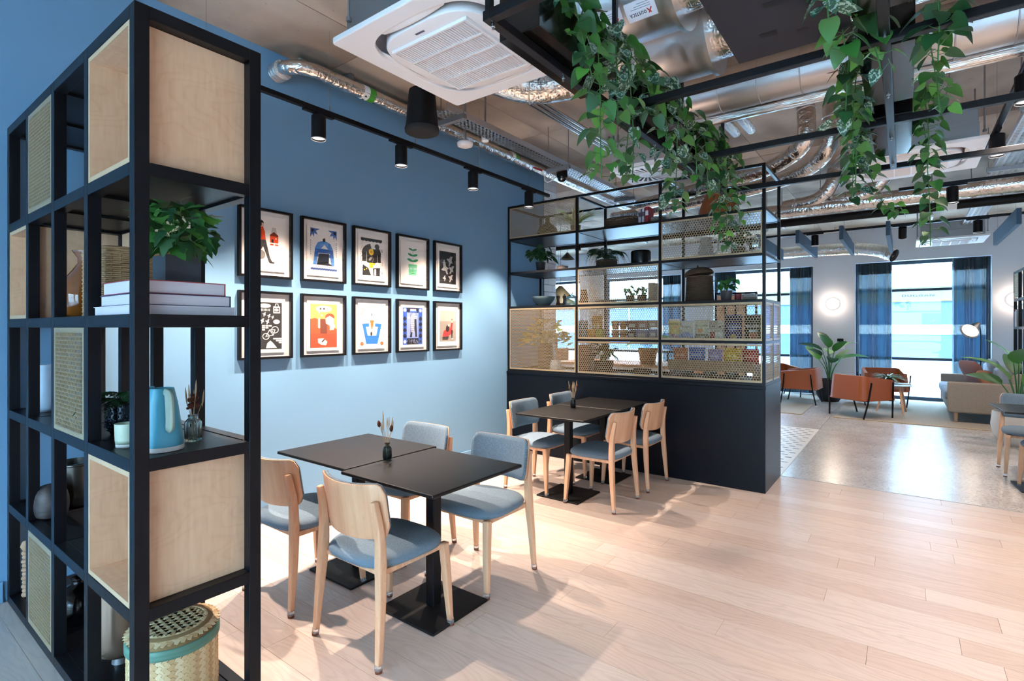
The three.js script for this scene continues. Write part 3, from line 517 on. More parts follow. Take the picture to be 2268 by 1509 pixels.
    g.fillStyle = '#e2764c'; g.font = 'bold 24px sans-serif'; g.textAlign = 'center'; [...'MAKE MINE A 99'].forEach((c, i) => { g.save(); g.translate(150, 176); g.rotate((i - 6.5) * 0.165); g.fillText(c, 0, -122); g.restore(); });
    poly(g, '#2a78cc', [[44, 206], [126, 200], [122, 234], [84, 238], [104, 322], [196, 322], [216, 238], [178, 234], [174, 200], [258, 206], [212, 404], [88, 404]]); poly(g, '#fbf5ee', [[104, 240], [196, 240], [190, 322], [110, 322]]);
    poly(g, '#e8742e', [[126, 172], [174, 172], [168, 200], [154, 262], [146, 262], [132, 200]]); poly(g, '#d8d4d0', [[134, 172], [140, 124], [160, 124], [166, 172]]); rc(g, '#3a3836', 144, 104, 9, 26); poly(g, '#f2cbb4', [[116, 200], [136, 198], [138, 236], [118, 238]]); poly(g, '#f2cbb4', [[184, 200], [164, 198], [162, 236], [182, 238]]); ell(g, '#f2cbb4', 154, 302, 17, 22); ell(g, '#221f1e', 142, 304, 10, 20);
    for (const x of [42, 260]) { ell(g, '#e05a24', x, 400, 18, 18); rc(g, '#f3a27e', x - 10, 397, 20, 5); }
  }],
  ['framed blue print of a bowed figure in checked clothes with patterned border', (g) => {
    rc(g, '#2c58b4', 24, 34, 252, 388); rc(g, '#8a9bd8', 74, 84, 150, 270); rc(g, '#1a2040', 74, 34, 150, 50); rc(g, '#e9edf6', 118, 46, 74, 30); rc(g, '#3f6fd0', 112, 66, 90, 14);
    for (const [x, y] of [[50, 60], [250, 60], [50, 392], [250, 392]]) for (let i = 0; i < 8; i++) ln(g, (x + y) % 3 ? '#e9edf6' : '#1a2040', 6, [[x, y], [x + Math.cos(i * 0.785) * 18, y + Math.sin(i * 0.785) * 18]]);
    for (let i = 0; i < 4; i++) for (const x of [24, 224]) { poly(g, '#10162e', [[x + 26, 120 + i * 60], [x + 50, 150 + i * 60], [x + 26, 180 + i * 60], [x + 2, 150 + i * 60]]); }
    rc(g, '#161a26', 74, 356, 150, 66); for (let i = 0; i < 30; i++) ln(g, '#aab4dc', 3, [[80 + hash(i, 3, 8) * 136, 362 + hash(i, 4, 8) * 50], [84 + hash(i, 3, 8) * 136, 374 + hash(i, 4, 8) * 44]]);
    poly(g, '#12151f', [[170, 150], [196, 150], [206, 340], [184, 344], [168, 220]]); poly(g, '#12151f', [[124, 270], [146, 280], [138, 344], [114, 344]]); poly(g, '#e9edf6', [[120, 150], [130, 108], [168, 92], [196, 110], [200, 150], [172, 152], [170, 300], [128, 290]]); g.strokeStyle = '#20264a'; g.lineWidth = 3; for (let i = 0; i < 9; i++) { ln(g, '#20264a', 3, [[122 + i * 9, 96], [122 + i * 6, 296]]); ln(g, '#20264a', 3, [[120, 110 + i * 21], [196, 116 + i * 19]]); } ell(g, '#e9edf6', 100, 136, 16, 10);
  }],
  ['framed grey print of a crouching figure in a red top raising an arm', (g) => {
    rc(g, '#b9b1a6', 30, 50, 244, 350); rc(g, '#9d958b', 30, 180, 244, 220); for (let i = 0; i < 6; i++) ell(g, '#9d958b', 52 + i * 40, 180, 22, 12); for (let i = 0; i < 9; i++) rc(g, '#8d857b', 30, 210 + i * 21, 244, 2);
    poly(g, '#d8343a', [[74, 330], [92, 280], [140, 252], [186, 246], [200, 190], [214, 176], [226, 184], [216, 260], [232, 290], [226, 312], [170, 330], [166, 350], [74, 350]]); ell(g, '#1f1d1d', 148, 252, 26, 42, 0.2); ell(g, '#f2cbb4', 164, 216, 14, 14); poly(g, '#f2cbb4', [[200, 190], [204, 160], [220, 160], [224, 186]]); rc(g, '#e83a2e', 206, 144, 12, 16); poly(g, '#3a3634', [[72, 346], [168, 340], [150, 384], [70, 384]]); poly(g, '#2c2928', [[196, 272], [226, 270], [218, 370], [206, 370]]); rc(g, '#f4efe8', 206, 366, 22, 10);
  }],
];
prints.forEach(([label, draw], i) => {
  const row = i < 5 ? 0 : 1, col = i % 5, w = 0.425, h = row ? 0.522 : 0.529, x = 1.887 + 0.502 * col, y = row ? 1.261 : 1.887;
  const o = thing('framed_print', label, 'picture', [x + w / 2, y, 0], 0, 'framed prints on the blue wall'), f = 0.018, d = 0.036, a = -w / 2;
  for (const g of [rbox(a, a + f, 0, h, 0.001, d, 0.002, 1), rbox(-a - f, -a, 0, h, 0.001, d, 0.002, 1), rbox(a + f, -a - f, 0, f, 0.001, d, 0.002, 1), rbox(a + f, -a - f, h - f, h, 0.001, d, 0.002, 1)]) add('frame_side', g, M.black, o);
  add('mount', box(a + f, -a - f, f, h - f, 0.002, 0.006), M.paper, o);
  const tex = canvasTexture(384, 576, (g, W, H) => { g.fillStyle = '#f6f1ea'; g.fillRect(0, 0, W, H); g.scale(W / 300, H / 450); draw(g); });
  const pm = add('print', new THREE.BoxGeometry(0.31, 0.425, 0.003).translate(0, h / 2, 0.0135), M.paper, o);
  add('print_face', new THREE.PlaneGeometry(0.31, 0.425).translate(0, h / 2, 0.0152), std(0xffffff, 0.8, 0, { map: tex }), o);
  add('pane', box(a + f, -a - f, f, h - f, 0.03, 0.032), M.glass, o);
});
// ---------------------------------------------------------------- things in the bookcase
const S = (r) => BC.y[r] + 0.042;      // top of the shelf under row r (0 at the bottom)
function book(label, x0, x1, y0, h, z0, z1, cover, group) {
  const o = thing('hardback_book', label, 'book', [(x0 + x1) / 2, y0, (z0 + z1) / 2], 0, group), a = (x1 - x0) / 2, b = (z1 - z0) / 2;
  add('pages', box(-a + 0.004, a - 0.003, 0.003, h - 0.003, -b + 0.004, b - 0.004), std(0xcfcad2, 0.9, 0, { bumpMap: scaled(edgeTex, 1, 40), bumpScale: 0.0004 }), o);
  add('cover', [box(-a, a, 0, 0.003, -b, b), box(-a, a, h - 0.003, h, -b, b), rbox(a - 0.004, a, 0, h, -b, b, 0.001, 1)], std(cover, 0.4), o);
}
book('thick white hardback at the bottom of the book stack under the ivy', 0.66, 1.0, S(3), 0.036, 1.42, 1.85, 0xd9d4d8, 'stacked books under the potted ivy');
book('navy-covered hardback in the middle of the stack under the ivy', 0.67, 0.985, S(3) + 0.0362, 0.042, 1.46, 1.84, 0x1d2c55, 'stacked books under the potted ivy');
book('hardback with a red and yellow cover on top of the stack, under the ivy pot', 0.672, 0.97, S(3) + 0.0784, 0.048, 1.48, 1.83, 0x9c3a3e, 'stacked books under the potted ivy');
function foliagePlant(o, y, n, h, spread, geo, sizes, mats, stemMat = LEAF[2]) {
  for (let i = 0; i < n; i++) {
    const a = i * 2.4, k = Math.sqrt((i + 0.5) / n), r = spread * k, hh = h * (1.05 - 0.35 * k * k) * rr(0.35, 1.1), x = Math.cos(a) * r, z = Math.sin(a) * r;
    if (i % 3 === 0) add('stalk', tube([[x * 0.12, y, z * 0.12], [x * 0.45, y + hh * 0.6, z * 0.45], [x, y + hh, z]], 0.0016, 6, 5), stemMat, o);
    leaf(o, [x, y + hh, z], [x * 6 + rr(-0.4, 0.4), rr(-0.8, 0.35), z * 6 + rr(-0.4, 0.4)], rr(...sizes), geo, mats[Math.floor(rnd() * mats.length)], rr(-0.5, 0.5));
  }
}
{
  const o = thing('potted_ivy', 'leafy ivy in a square slate pot on the stack of books', 'plant', [0.855, S(3) + 0.1266, 1.68]);
  add('pot', [box(-0.062, 0.062, 0, 0.006, -0.062, 0.062), box(-0.062, -0.054, 0.006, 0.105, -0.062, 0.062), box(0.054, 0.062, 0.006, 0.105, -0.062, 0.062), box(-0.054, 0.054, 0.006, 0.105, -0.062, -0.054), box(-0.054, 0.054, 0.006, 0.105, 0.054, 0.062)], std(0x3c4048, 0.75), o); add('soil', box(-0.054, 0.054, 0.006, 0.09, -0.054, 0.054), M.soil, o);
  const ivy = [LEAF[0], LEAF[1], LEAF[3], LEAF[1], LEAF[0], LEAF[2]];
  for (let i = 0; i < 84; i++) { const a = i * 2.4, u = 1 - 1.6 * (i + 0.5) / 84, r = Math.sqrt(1 - u * u) * rr(0.6, 1.0), x = Math.cos(a) * r * 0.125, z = Math.sin(a) * r * 0.12, y = 0.2 + u * 0.115; leaf(o, [x, y, z], [x * 5 + rr(-0.3, 0.3), u * 0.5 - rr(0.1, 0.8), z * 5 + rr(-0.3, 0.3)], rr(0.055, 0.085), IVY, ivy[i % 6], rr(-0.6, 0.6)); if (i % 7 === 0) add('stalk', tube([[x * 0.15, 0.085, z * 0.15], [x * 0.4, (y + 0.09) / 2, z * 0.4], [x, y, z]], 0.0016, 8, 5), LEAF[2], o); }
}
// wicker: stakes with withies woven in and out, row by row
function wickerWall(outline, y0, y1, rows, stakes, r, taper = () => 1, seg = 5) {
  const g = [];
  for (let k = 0; k < rows; k++) { const y = y0 + (y1 - y0) * (k + 0.5) / rows, s = taper((k + 0.5) / rows), pts = []; for (let i = 0; i < stakes * 2; i++) { const t = i / (stakes * 2), [x, z] = outline(t), w = 1 + ((i >> 1) + k) % 2 * 0.0 + (((i + (k % 2) * 2) % 4) < 2 ? 0.018 : -0.012); pts.push(V(x * s * w, y + rr(-0.0015, 0.0015), z * s * w)); } g.push(new THREE.TubeGeometry(new THREE.CatmullRomCurve3(pts, true), stakes * 4, r, seg, true)); }
  return g;
}
const stakesOf = (outline, y0, y1, n, r, taper = () => 1) => Array.from({ length: n }, (_, i) => { const [x, z] = outline((i + 0.25) / n), a = taper(0), b = taper(1); return rod([x * a, y0, z * a], [x * b, y1, z * b], r, 6); });
{
  const o = thing('wicker_basket', 'large square wicker basket behind the stack of books', 'basket', [0.835, S(3), 1.2]);
  const out = squircle(0.125, 0.175, 5);
  add('woven_side', wickerWall(out, 0.006, 0.265, 30, 18, 0.0046), M.wicker, o).userData.kind = 'stuff'; add('stakes', stakesOf(out, 0, 0.27, 18, 0.004), M.wicker, o).userData.kind = 'stuff';
  add('rim', wickerWall(out, 0.262, 0.29, 3, 12, 0.007), M.wicker, o); add('base', rings(out, [[0, 0.001], [0.98, 0.001], [0.98, 0.01], [0, 0.01]], 24), M.wicker, o);
}
single('amber_vase', 'brown glossy amber vase with a flared lip behind the wicker basket', 'vase', lathe([[0, 0], [0.07, 0], [0.1, 0.02], [0.122, 0.07], [0.126, 0.12], [0.108, 0.18], [0.07, 0.235], [0.045, 0.275], [0.045, 0.3], [0.062, 0.325], [0.068, 0.335], [0.06, 0.335], [0.04, 0.3], [0, 0.29]], 40), phy(0x8a4d1c, 0.1, { clearcoat: 1, clearcoatRoughness: 0.05 }), [0.83, S(3), 0.7]);
{
  const o = thing('stoneware_jug', 'tall tapering turquoise stoneware jug with a pale handle and white foot', 'jug', [0.772, S(2), 1.765], -0.9); o.scale.setScalar(0.9);
  add('body', lathe([[0, 0.003], [0.066, 0.003], [0.0775, 0.02], [0.07, 0.1], [0.057, 0.19], [0.044, 0.252], [0.041, 0.252], [0.054, 0.18], [0.067, 0.1], [0.072, 0.022], [0, 0.02]], 48), std(0x4aa0b8, 0.35), o);
  add('foot_band', lathe([[0, 0], [0.078, 0], [0.0795, 0.004], [0.0785, 0.02], [0.0765, 0.0205]], 48), std(0xd8cfc6, 0.6), o);
  add('spout', rings((t) => { const a = t * 6.283; return [Math.cos(a) * 0.014, Math.sin(a) * 0.02]; }, [[0.2, 0.222, -0.046, -0.01], [0.9, 0.246, -0.05, -0.01], [1, 0.256, -0.053, -0.01], [0.8, 0.256, -0.052, -0.01], [0.2, 0.24, -0.046, -0.01]], 16), std(0x4aa0b8, 0.35), o);
  add('handle', limb([[0.034, 0.24, 0.028], [0.06, 0.232, 0.052], [0.074, 0.17, 0.066], [0.076, 0.105, 0.069], [0.06, 0.088, 0.05]], [0.009, 0.0095, 0.0095, 0.0095, 0.008], 10, 1.5), std(0xa9bdae, 0.4), o);
}
{
  const c = thing('stoneware_cup', 'small pale celadon cup beside the turquoise jug', 'cup', [0.712, S(2), 1.61]);
  add('body', lathe([[0, 0.015], [0.035, 0.015], [0.037, 0.03], [0.039, 0.09], [0.0375, 0.09], [0.034, 0.03], [0, 0.026]], 32), std(0xb4bda6, 0.4), c); add('foot', lathe([[0, 0], [0.034, 0], [0.0352, 0.0145]], 32), std(0xd9d4cc, 0.6), c);
}
// fern: arching fronds with paired leaflets
function fern(o, y, n, len, mat, droop = 0.9, size = 0.2) {
  for (let i = 0; i < n; i++) {
    const a = i / n * 6.283 + (i % 2) * 0.2, L = len * rr(0.75, 1.1), u = rr(0.35, 0.75), pts = [[0, y, 0], [Math.cos(a) * L * 0.35, y + L * u * 0.75, Math.sin(a) * L * 0.35], [Math.cos(a) * L * 0.75, y + L * u * 0.7, Math.sin(a) * L * 0.75], [Math.cos(a) * L, y + L * (u * 0.7 - 0.45 * droop), Math.sin(a) * L]], c = curve(pts);
    const f = add('frond', tube(pts, 0.0014, 10, 4), mat, o), list = [];
    for (let k = 2; k < 17; k++) { const t = k / 17, p = c.getPoint(t), d = c.getTangent(t), s = V(0, 1, 0).cross(d).normalize(), w = len * size * Math.sin(Math.min(1, t * 1.15) * 3.0 + 0.1) + 0.006; for (const e of [-1, 1]) { const m = new THREE.Mesh(OVAL, mat), dir = s.clone().multiplyScalar(e).add(d.clone().multiplyScalar(0.45)).add(V(0, -0.15, 0)).normalize(), up = V(0, 1, 0), x = up.clone().cross(dir).normalize(), yy = dir.clone().cross(x); m.matrix.makeBasis(x, yy, dir).scale(V(w * 0.75, w, w)).setPosition(p); list.push(OVAL.clone().applyMatrix4(m.matrix)); } }
    add('leaflets', list, mat, f).userData.kind = 'stuff';
  }
}
{
  const o = thing('potted_fern', 'fern in a studded dark metallic pot behind the jug', 'plant', [0.8, S(2), 1.285]);
  add('pot', lathe([[0, 0], [0.045, 0], [0.06, 0.03], [0.066, 0.075], [0.062, 0.13], [0.058, 0.13], [0.06, 0.08], [0, 0.1]], 32), std(0x1f2830, 0.18, 0.5), o);
  const dots = []; for (let j = 0; j < 8; j++) for (let i = 0; i < 26; i++) { const y = 0.02 + j * 0.0145, r = y < 0.03 ? 0.055 : y < 0.08 ? 0.064 : 0.063, a = (i + (j % 2) * 0.5) / 26 * 6.283; dots.push(new THREE.SphereGeometry(0.0055, 6, 4).translate(Math.cos(a) * r, y, Math.sin(a) * r)); }
  const st = add('studs', dots, std(0x2a3640, 0.15, 0.6), o); st.userData.kind = 'stuff';
  fern(o, 0.1, 15, 0.155, LEAF[3], 0.8, 0.24);
}
{
  const o = thing('fluted_vase', 'small fluted clear glass vase with a brown seed head behind the jug', 'vase', [0.905, S(2), 1.7]);
  add('vase', rings((t) => { const a = t * 6.283, r = 0.029 * (1 + 0.05 * Math.cos(a * 14)); return [Math.cos(a) * r, Math.sin(a) * r]; }, [[0, 0.002], [0.95, 0.002], [1, 0.01], [1, 0.075], [0.75, 0.086], [0.55, 0.092], [0.6, 0.105], [0.52, 0.104], [0.48, 0.092], [0.88, 0.072], [0.9, 0.012], [0, 0.01]], 84), M.vaseGlass, o);
  const h = []; for (let i = 0; i < 60; i++) h.push(new THREE.IcosahedronGeometry(rr(0.004, 0.007), 0).translate(rr(-0.016, 0.016), 0.13 + rr(0, 0.055), rr(-0.014, 0.014)));
  add('seed_head', h, M.seedhead, o).userData.kind = 'stuff'; driedStems(o, 0.02, 5, 0.17, 0.035, [M.straw]);
}
single('gourd_vase', 'pale blue-white double-bulbed vase in the shelf by the wall', 'vase', lathe([[0, 0], [0.05, 0], [0.07, 0.03], [0.074, 0.075], [0.062, 0.12], [0.05, 0.14], [0.058, 0.17], [0.064, 0.2], [0.055, 0.228], [0.044, 0.24], [0.05, 0.25], [0.044, 0.25], [0.036, 0.238], [0, 0.23]], 40), std(0xaebfd0, 0.4), [0.76, S(2), 0.25]);
{
  const o = thing('striped_pots', 'stack of two striped bowls behind the brass mesh panel', 'pot', [0.74, S(2), 0.98]);
  add('bowl', lathe([[0, 0], [0.035, 0], [0.05, 0.02], [0.052, 0.05], [0.047, 0.05], [0, 0.02]], 28), std(0x9aa0a6, 0.5), o); add('bowl', lathe([[0, 0.051], [0.05, 0.051], [0.056, 0.085], [0.05, 0.12], [0.03, 0.14], [0, 0.145]], 28), std(0x9c7350, 0.6), o);
}
{
  const o = thing('metal_planter', 'weathered metal drum pot with a painted blue-green motif', 'pot', [0.865, S(1), 0.33]);
  add('drum', lathe([[0, 0], [0.088, 0], [0.092, 0.006], [0.092, 0.05], [0.095, 0.054], [0.092, 0.058], [0.094, 0.215], [0.1, 0.222], [0.1, 0.232], [0.09, 0.232], [0.088, 0.02], [0, 0.02]], 40), std(0x6d6a63, 0.4, 0.85, { roughnessMap: scaled(metalTex, 1, 1) }), o);
  const lf = []; for (let i = 0; i < 9; i++) { const a = 2.5 + (i % 3) * 0.28, y = 0.09 + Math.floor(i / 3) * 0.045; lf.push(new THREE.CircleGeometry(0.014, 10).scale(0.7, 1.3, 1).rotateZ(i).translate(0, 0, 0.0955).rotateY(a).translate(0, y, 0)); }
  add('painted_motif', lf, std(0x3d8a94, 0.4), o);
}
single('stone_pouf', 'rounded grey marbled stone lump on the second shelf near the wall', 'stone', rings(squircle(0.07, 0.085, 2.6), [[0, 0], [0.7, 0.001], [0.86, 0.008], [0.95, 0.022], [1, 0.045], [1.01, 0.07], [0.98, 0.095], [0.9, 0.12], [0.77, 0.139], [0.58, 0.152], [0.3, 0.16], [0, 0.162]], 40), std(0x6b6770, 0.55, 0, { map: scaled(concreteTex, 2, 2) }), [0.735, S(1), 0.46]);
{
  const g = []; for (let i = 0; i < 11; i++) g.push(lathe([[0, 0], [0.016, 0.003], [0.02, 0.012], [0.016, 0.022], [0, 0.025]], 14).translate((i % 2) * 0.003, i * 0.0225, 0));
  g.push(lathe([[0, 0.246], [0.012, 0.25], [0.024, 0.275], [0.014, 0.3], [0, 0.305]], 14)); single('carved_totem', 'slim carved light-wood totem in the bottom corner by the wall', 'carving', g, std(0xb08a6c, 0.6), [0.7, S(0), 0.13]);
}
{
  const o = thing('dark_glass_vase', 'round black glass vase mirroring the honeycomb mesh, on the bottom shelf', 'vase', [0.8, S(0), 0.66]);
  add('body', lathe([[0, 0], [0.06, 0], [0.095, 0.03], [0.108, 0.085], [0.095, 0.14], [0.06, 0.175], [0.03, 0.19], [0.028, 0.21], [0.034, 0.22], [0.026, 0.218], [0, 0.19]], 40), M.gloss, o);
}
{
  const o = thing('wire_basket', 'small open cane basket behind the black glass vase', 'basket', [0.94, S(0), 0.585]), out = (t) => [Math.cos(t * 6.283) * 0.07, Math.sin(t * 6.283) * 0.07];
  add('woven_side', wickerWall(out, 0.01, 0.26, 12, 10, 0.003), M.wicker, o).userData.kind = 'stuff'; add('stakes', stakesOf(out, 0, 0.265, 16, 0.003), M.wicker, o).userData.kind = 'stuff';
}
{
  const o = thing('bronze_vase', 'tall rounded bronze vase on a small foot in the bottom bay', 'vase', [0.815, S(0), 1.2]);
  add('body', lathe([[0, 0.03], [0.05, 0.033], [0.088, 0.06], [0.1, 0.1], [0.104, 0.18], [0.1, 0.33], [0.09, 0.33], [0.09, 0.1], [0, 0.06]], 40), std(0x9a7f6c, 0.42, 0.6, { roughnessMap: scaled(metalTex, 1, 1) }), o); add('foot', cyl(0.034, 0.03, 0, 0.034, 0, 0, 24), M.galvDull, o);
}
{
  // plaited bamboo basket with a green hoop
  const o = thing('bamboo_basket', 'round plaited bamboo basket with lid and green hoop on the bottom shelf', 'basket', [0.868, S(0), 1.615]);
  const R = 0.155, H = 0.29, tones = [std(0xdcc08f, 0.6), std(0xcda878, 0.6), std(0xe6cfa4, 0.6)], lists = [[], [], []];
  add('core', lathe([[0, 0], [R - 0.006, 0], [R - 0.004, H - 0.03], [R - 0.02, H - 0.004], [0.105, H], [0.1, H - 0.008], [0, H - 0.008]], 40), std(0x8d7148, 0.8), o);
  const strip = (L) => new THREE.BoxGeometry(0.0135, L, 0.0022);
  for (let j = 0; j < 20; j++) for (let i = 0; i < 46; i++) { const a = (i + (j % 2) * 0.5) / 46 * 6.283, y = 0.008 + j * 0.0128; if (y > H - 0.075 && y < H - 0.03) continue; const g = strip(0.03).rotateZ(j % 2 ? 0.72 : -0.72).rotateX(0.05).translate(0, y, R - 0.002 + (i + j) % 2 * 0.0012).rotateY(a); lists[(i * 7 + j * 3) % 3].push(g); }
  for (let k = 0; k < 4; k++) for (let i = 0; i < 46; i++) { const a = (i + (k % 2) * 0.5) / 46 * 6.283, r = R - 0.004 - k * 0.011; lists[(i + k) % 3].push(new THREE.BoxGeometry(0.0135, 0.0022, 0.026).rotateY(k % 2 ? 0.6 : -0.6).rotateX(0.25).translate(0, H - 0.012 + k * 0.003, r).rotateY(a)); }
  for (let i = -8; i <= 8; i++) for (let j = -8; j <= 8; j++) { const x = i * 0.0125, z = j * 0.0125; if (x * x + z * z > 0.0098) continue; const over = mod(i + 2 * j, 4) < 2; lists[mod(i * 3 + j, 3)].push(new THREE.BoxGeometry(over ? 0.026 : 0.011, 0.002, over ? 0.011 : 0.026).translate(x, H - 0.005 + (over ? 0.0014 : 0), z)); }
  lists.forEach((l, i) => { const m = add('plaited_strips', l, tones[i], o); m.userData.kind = 'stuff'; });
  add('hoop', lathe([[R - 0.001, H - 0.07], [R + 0.006, H - 0.069], [R + 0.0065, H - 0.052], [R + 0.004, H - 0.051], [R + 0.0065, H - 0.05], [R + 0.006, H - 0.034], [R - 0.002, H - 0.033]], 56), std(0x5f8a78, 0.55), o);
}
// ---------------------------------------------------------------- things on the open shelving
const BLADE2 = leafGeo([[0.02, 0], [0.055, 0.2], [0.06, 0.45], [0.045, 0.75], [0, 1]], 0.4, 0.6);
const L1 = 1.38, L2 = 1.765, L3 = 2.185, L4 = 2.6, L0 = 0.973;
single('bottle_vase', 'round brown glass bottle behind the top honeycomb panel', 'bottle', lathe([[0, 0], [0.08, 0], [0.12, 0.03], [0.132, 0.08], [0.115, 0.14], [0.06, 0.19], [0.03, 0.21], [0.026, 0.28], [0.034, 0.29], [0.02, 0.29], [0, 0.2]], 36), phy(0x4c4a30, 0.12, { clearcoat: 0.6 }), [5.5, L4, 0.39]);
{
  const o = thing('spider_plant', 'cream and green spider plant on the top shelf of the open shelving', 'plant', [5.36, L4, 0.87]);
  add('pot', lathe([[0, 0], [0.05, 0], [0.062, 0.1], [0.056, 0.1], [0, 0.08]], 24), std(0x8a7446, 0.4, 0.4), o);
  const ms = [leafMat(0xd9dda0), leafMat(0xb9c77a), leafMat(0xe3e3b8)];
  for (let i = 0; i < 64; i++) { const a = i * 2.4, e = rr(0.6, 2.2); leaf(o, [Math.cos(a) * 0.012, 0.09, Math.sin(a) * 0.012], [Math.cos(a), e, Math.sin(a)], rr(0.2, 0.3), BLADE2, ms[i % 3], rr(-0.3, 0.3)); }
}
function pottedPlant(label, at, potR, potH, potMat, n, h, spread, geo, sizes, mats, name = 'potted_plant') {
  const o = thing(name, label, 'plant', at);
  add('pot', lathe([[0, 0], [potR * 0.8, 0], [potR, potH], [potR * 0.9, potH], [potR * 0.85, potH * 0.85], [0, potH * 0.85]], 24), potMat, o);
  foliagePlant(o, potH * 0.85, n, h, spread, geo, sizes, mats); return o;
}
pottedPlant('bushy dark plant in a charcoal pot on the upper shelf by the blue wall', [5.43, L3, 0.335], 0.062, 0.13, std(0x2c2f33, 0.6), 60, 0.22, 0.16, HEART, [0.06, 0.09], [LEAF[3], LEAF[1], LEAF[3]]);
{
  const o = thing('lidded_jar', 'small pinkish lidded jar beside the charcoal plant pot', 'jar', [5.42, L3, 0.655]); add('body', lathe([[0, 0], [0.066, 0], [0.068, 0.05], [0, 0.05]], 28), std(0xb59a8a, 0.5), o); add('lid', lathe([[0.07, 0.051], [0.07, 0.06], [0.02, 0.066], [0.01, 0.075], [0, 0.076]], 28), std(0xb59a8a, 0.5), o);
}
single('stoneware_bowl', 'deep grey-green stoneware bowl on the shelf by the white tiles', 'bowl', lathe([[0, 0], [0.06, 0], [0.07, 0.008], [0.13, 0.07], [0.148, 0.122], [0.14, 0.122], [0.12, 0.07], [0.06, 0.016], [0, 0.014]], 40), std(0x56686b, 0.4), [5.4, L2, 0.395]);
for (const [z, w] of [[0.545, 'nearer the grey-green bowl'], [0.635, 'nearer the glass cloche']]) {
  const o = thing('pepper_mill', 'turned brown wooden mill with steel knob, ' + w, 'mill', [5.5, L2, z], 0, 'pair of wooden mills'); add('body', lathe([[0, 0], [0.026, 0], [0.027, 0.02], [0.018, 0.06], [0.016, 0.085], [0.024, 0.11], [0.022, 0.13], [0, 0.135]], 20), std(0x53331f, 0.5), o); add('knob', lathe([[0, 0.135], [0.008, 0.138], [0.009, 0.147], [0, 0.152]], 14), M.steel, o);
}
{
  const o = thing('glass_cloche', 'clear glass cloche with knob beside the wooden mills', 'cloche', [5.45, L2, 0.765]); add('dome', lathe([[0.08, 0], [0.082, 0.06], [0.07, 0.1], [0.04, 0.125], [0.012, 0.133], [0.009, 0.14], [0.017, 0.155], [0, 0.163], [0, 0.13], [0.036, 0.12], [0.066, 0.098], [0.078, 0.06], [0.076, 0]], 32), M.vaseGlass, o); add('base', cyl(0.084, 0.084, 0, 0.006, 0, 0, 32), M.white, o);
}
{ // tall dried arrangement behind the big panel
  const o = thing('dried_arrangement', 'big yellow-green dried bouquet in a tall brown vase behind the tall honeycomb panel', 'bouquet', [5.5, L0, 0.36]);
  add('vase', lathe([[0, 0], [0.085, 0], [0.1, 0.06], [0.1, 0.28], [0.08, 0.34], [0.07, 0.34], [0.09, 0.27], [0, 0.2]], 32), std(0x5f3f24, 0.5), o);
  const ms = [leafMat(0xc4b558), leafMat(0xd6c468), leafMat(0x9a963e)];
  for (let i = 0; i < 170; i++) { const a = i * 2.4, k = Math.sqrt((i + 0.5) / 170), r = 0.29 * k, y = 0.34 + 0.3 * (1 - k * k) * rr(0.3, 1.1) + rr(-0.05, 0.05); leaf(o, [Math.cos(a) * r * 0.75, y, Math.sin(a) * r], [Math.cos(a), rr(-0.2, 0.9), Math.sin(a)], rr(0.07, 0.11), OVAL, ms[i % 3], rr(-1, 1)); if (i % 4 === 0) add('stem', tube([[0, 0.3, 0], [Math.cos(a) * r * 0.4, (y + 0.36) / 2, Math.sin(a) * r * 0.5], [Math.cos(a) * r * 0.75, y, Math.sin(a) * r]], 0.0018, 6, 4), ms[2], o); }
}
single('white_jug', 'white ribbed vase beside the dried bouquet', 'vase', lathe([[0, 0], [0.06, 0], [0.07, 0.02], [0.072, 0.09], [0.06, 0.13], [0.064, 0.14], [0.055, 0.14], [0, 0.1]], 28), M.white, [5.42, L0, 0.56]);
{ const o = thing('oval_basket', 'low oval woven basket on the top shelf', 'basket', [5.5, L4, 1.39]), out = squircle(0.12, 0.19, 2.6); add('woven_side', wickerWall(out, 0.008, 0.14, 11, 16, 0.006), M.wickerDark, o).userData.kind = 'stuff'; add('stakes', stakesOf(out, 0, 0.14, 16, 0.004), M.wickerDark, o).userData.kind = 'stuff'; add('base', rings(out, [[0, 0.001], [0.98, 0.001], [0.98, 0.01], [0, 0.01]], 24), M.wickerDark, o); }
function standing(label, z, w, h, c, x = 5.45, y = L4, d = 0.12, band) {
  const o = thing('upright_book', label, 'book', [x, y, z], 0, 'upright books on the shelving');
  add('cover', [box(-d / 2, -d / 2 + 0.003, 0, h, -w / 2, w / 2), box(-d / 2, d / 2, 0, h, -w / 2, -w / 2 + 0.003), box(-d / 2, d / 2, 0, h, w / 2 - 0.003, w / 2)], std(c, 0.6), o); add('pages', box(-d / 2 + 0.003, d / 2 - 0.004, 0.004, h - 0.004, -w / 2 + 0.003, w / 2 - 0.003), M.paper, o);
  if (band) add('spine_label', box(-d / 2 - 0.0006, -d / 2, h * 0.55, h * 0.8, -w / 2 + 0.004, w / 2 - 0.004), std(band, 0.6), o);
}
standing('pale lilac upright book beside the oval basket', 1.655, 0.034, 0.19, 0xb9b3c4, 5.45, L4, 0.14, 0x4d4358); standing('white upright book between lilac and red ones', 1.692, 0.03, 0.195, 0xcbc6cf, 5.45, L4, 0.14, 0x55485e); standing('red upright book on the top shelf', 1.735, 0.04, 0.205, 0xa92b38, 5.45, L4, 0.14, 0xe3d9d9);
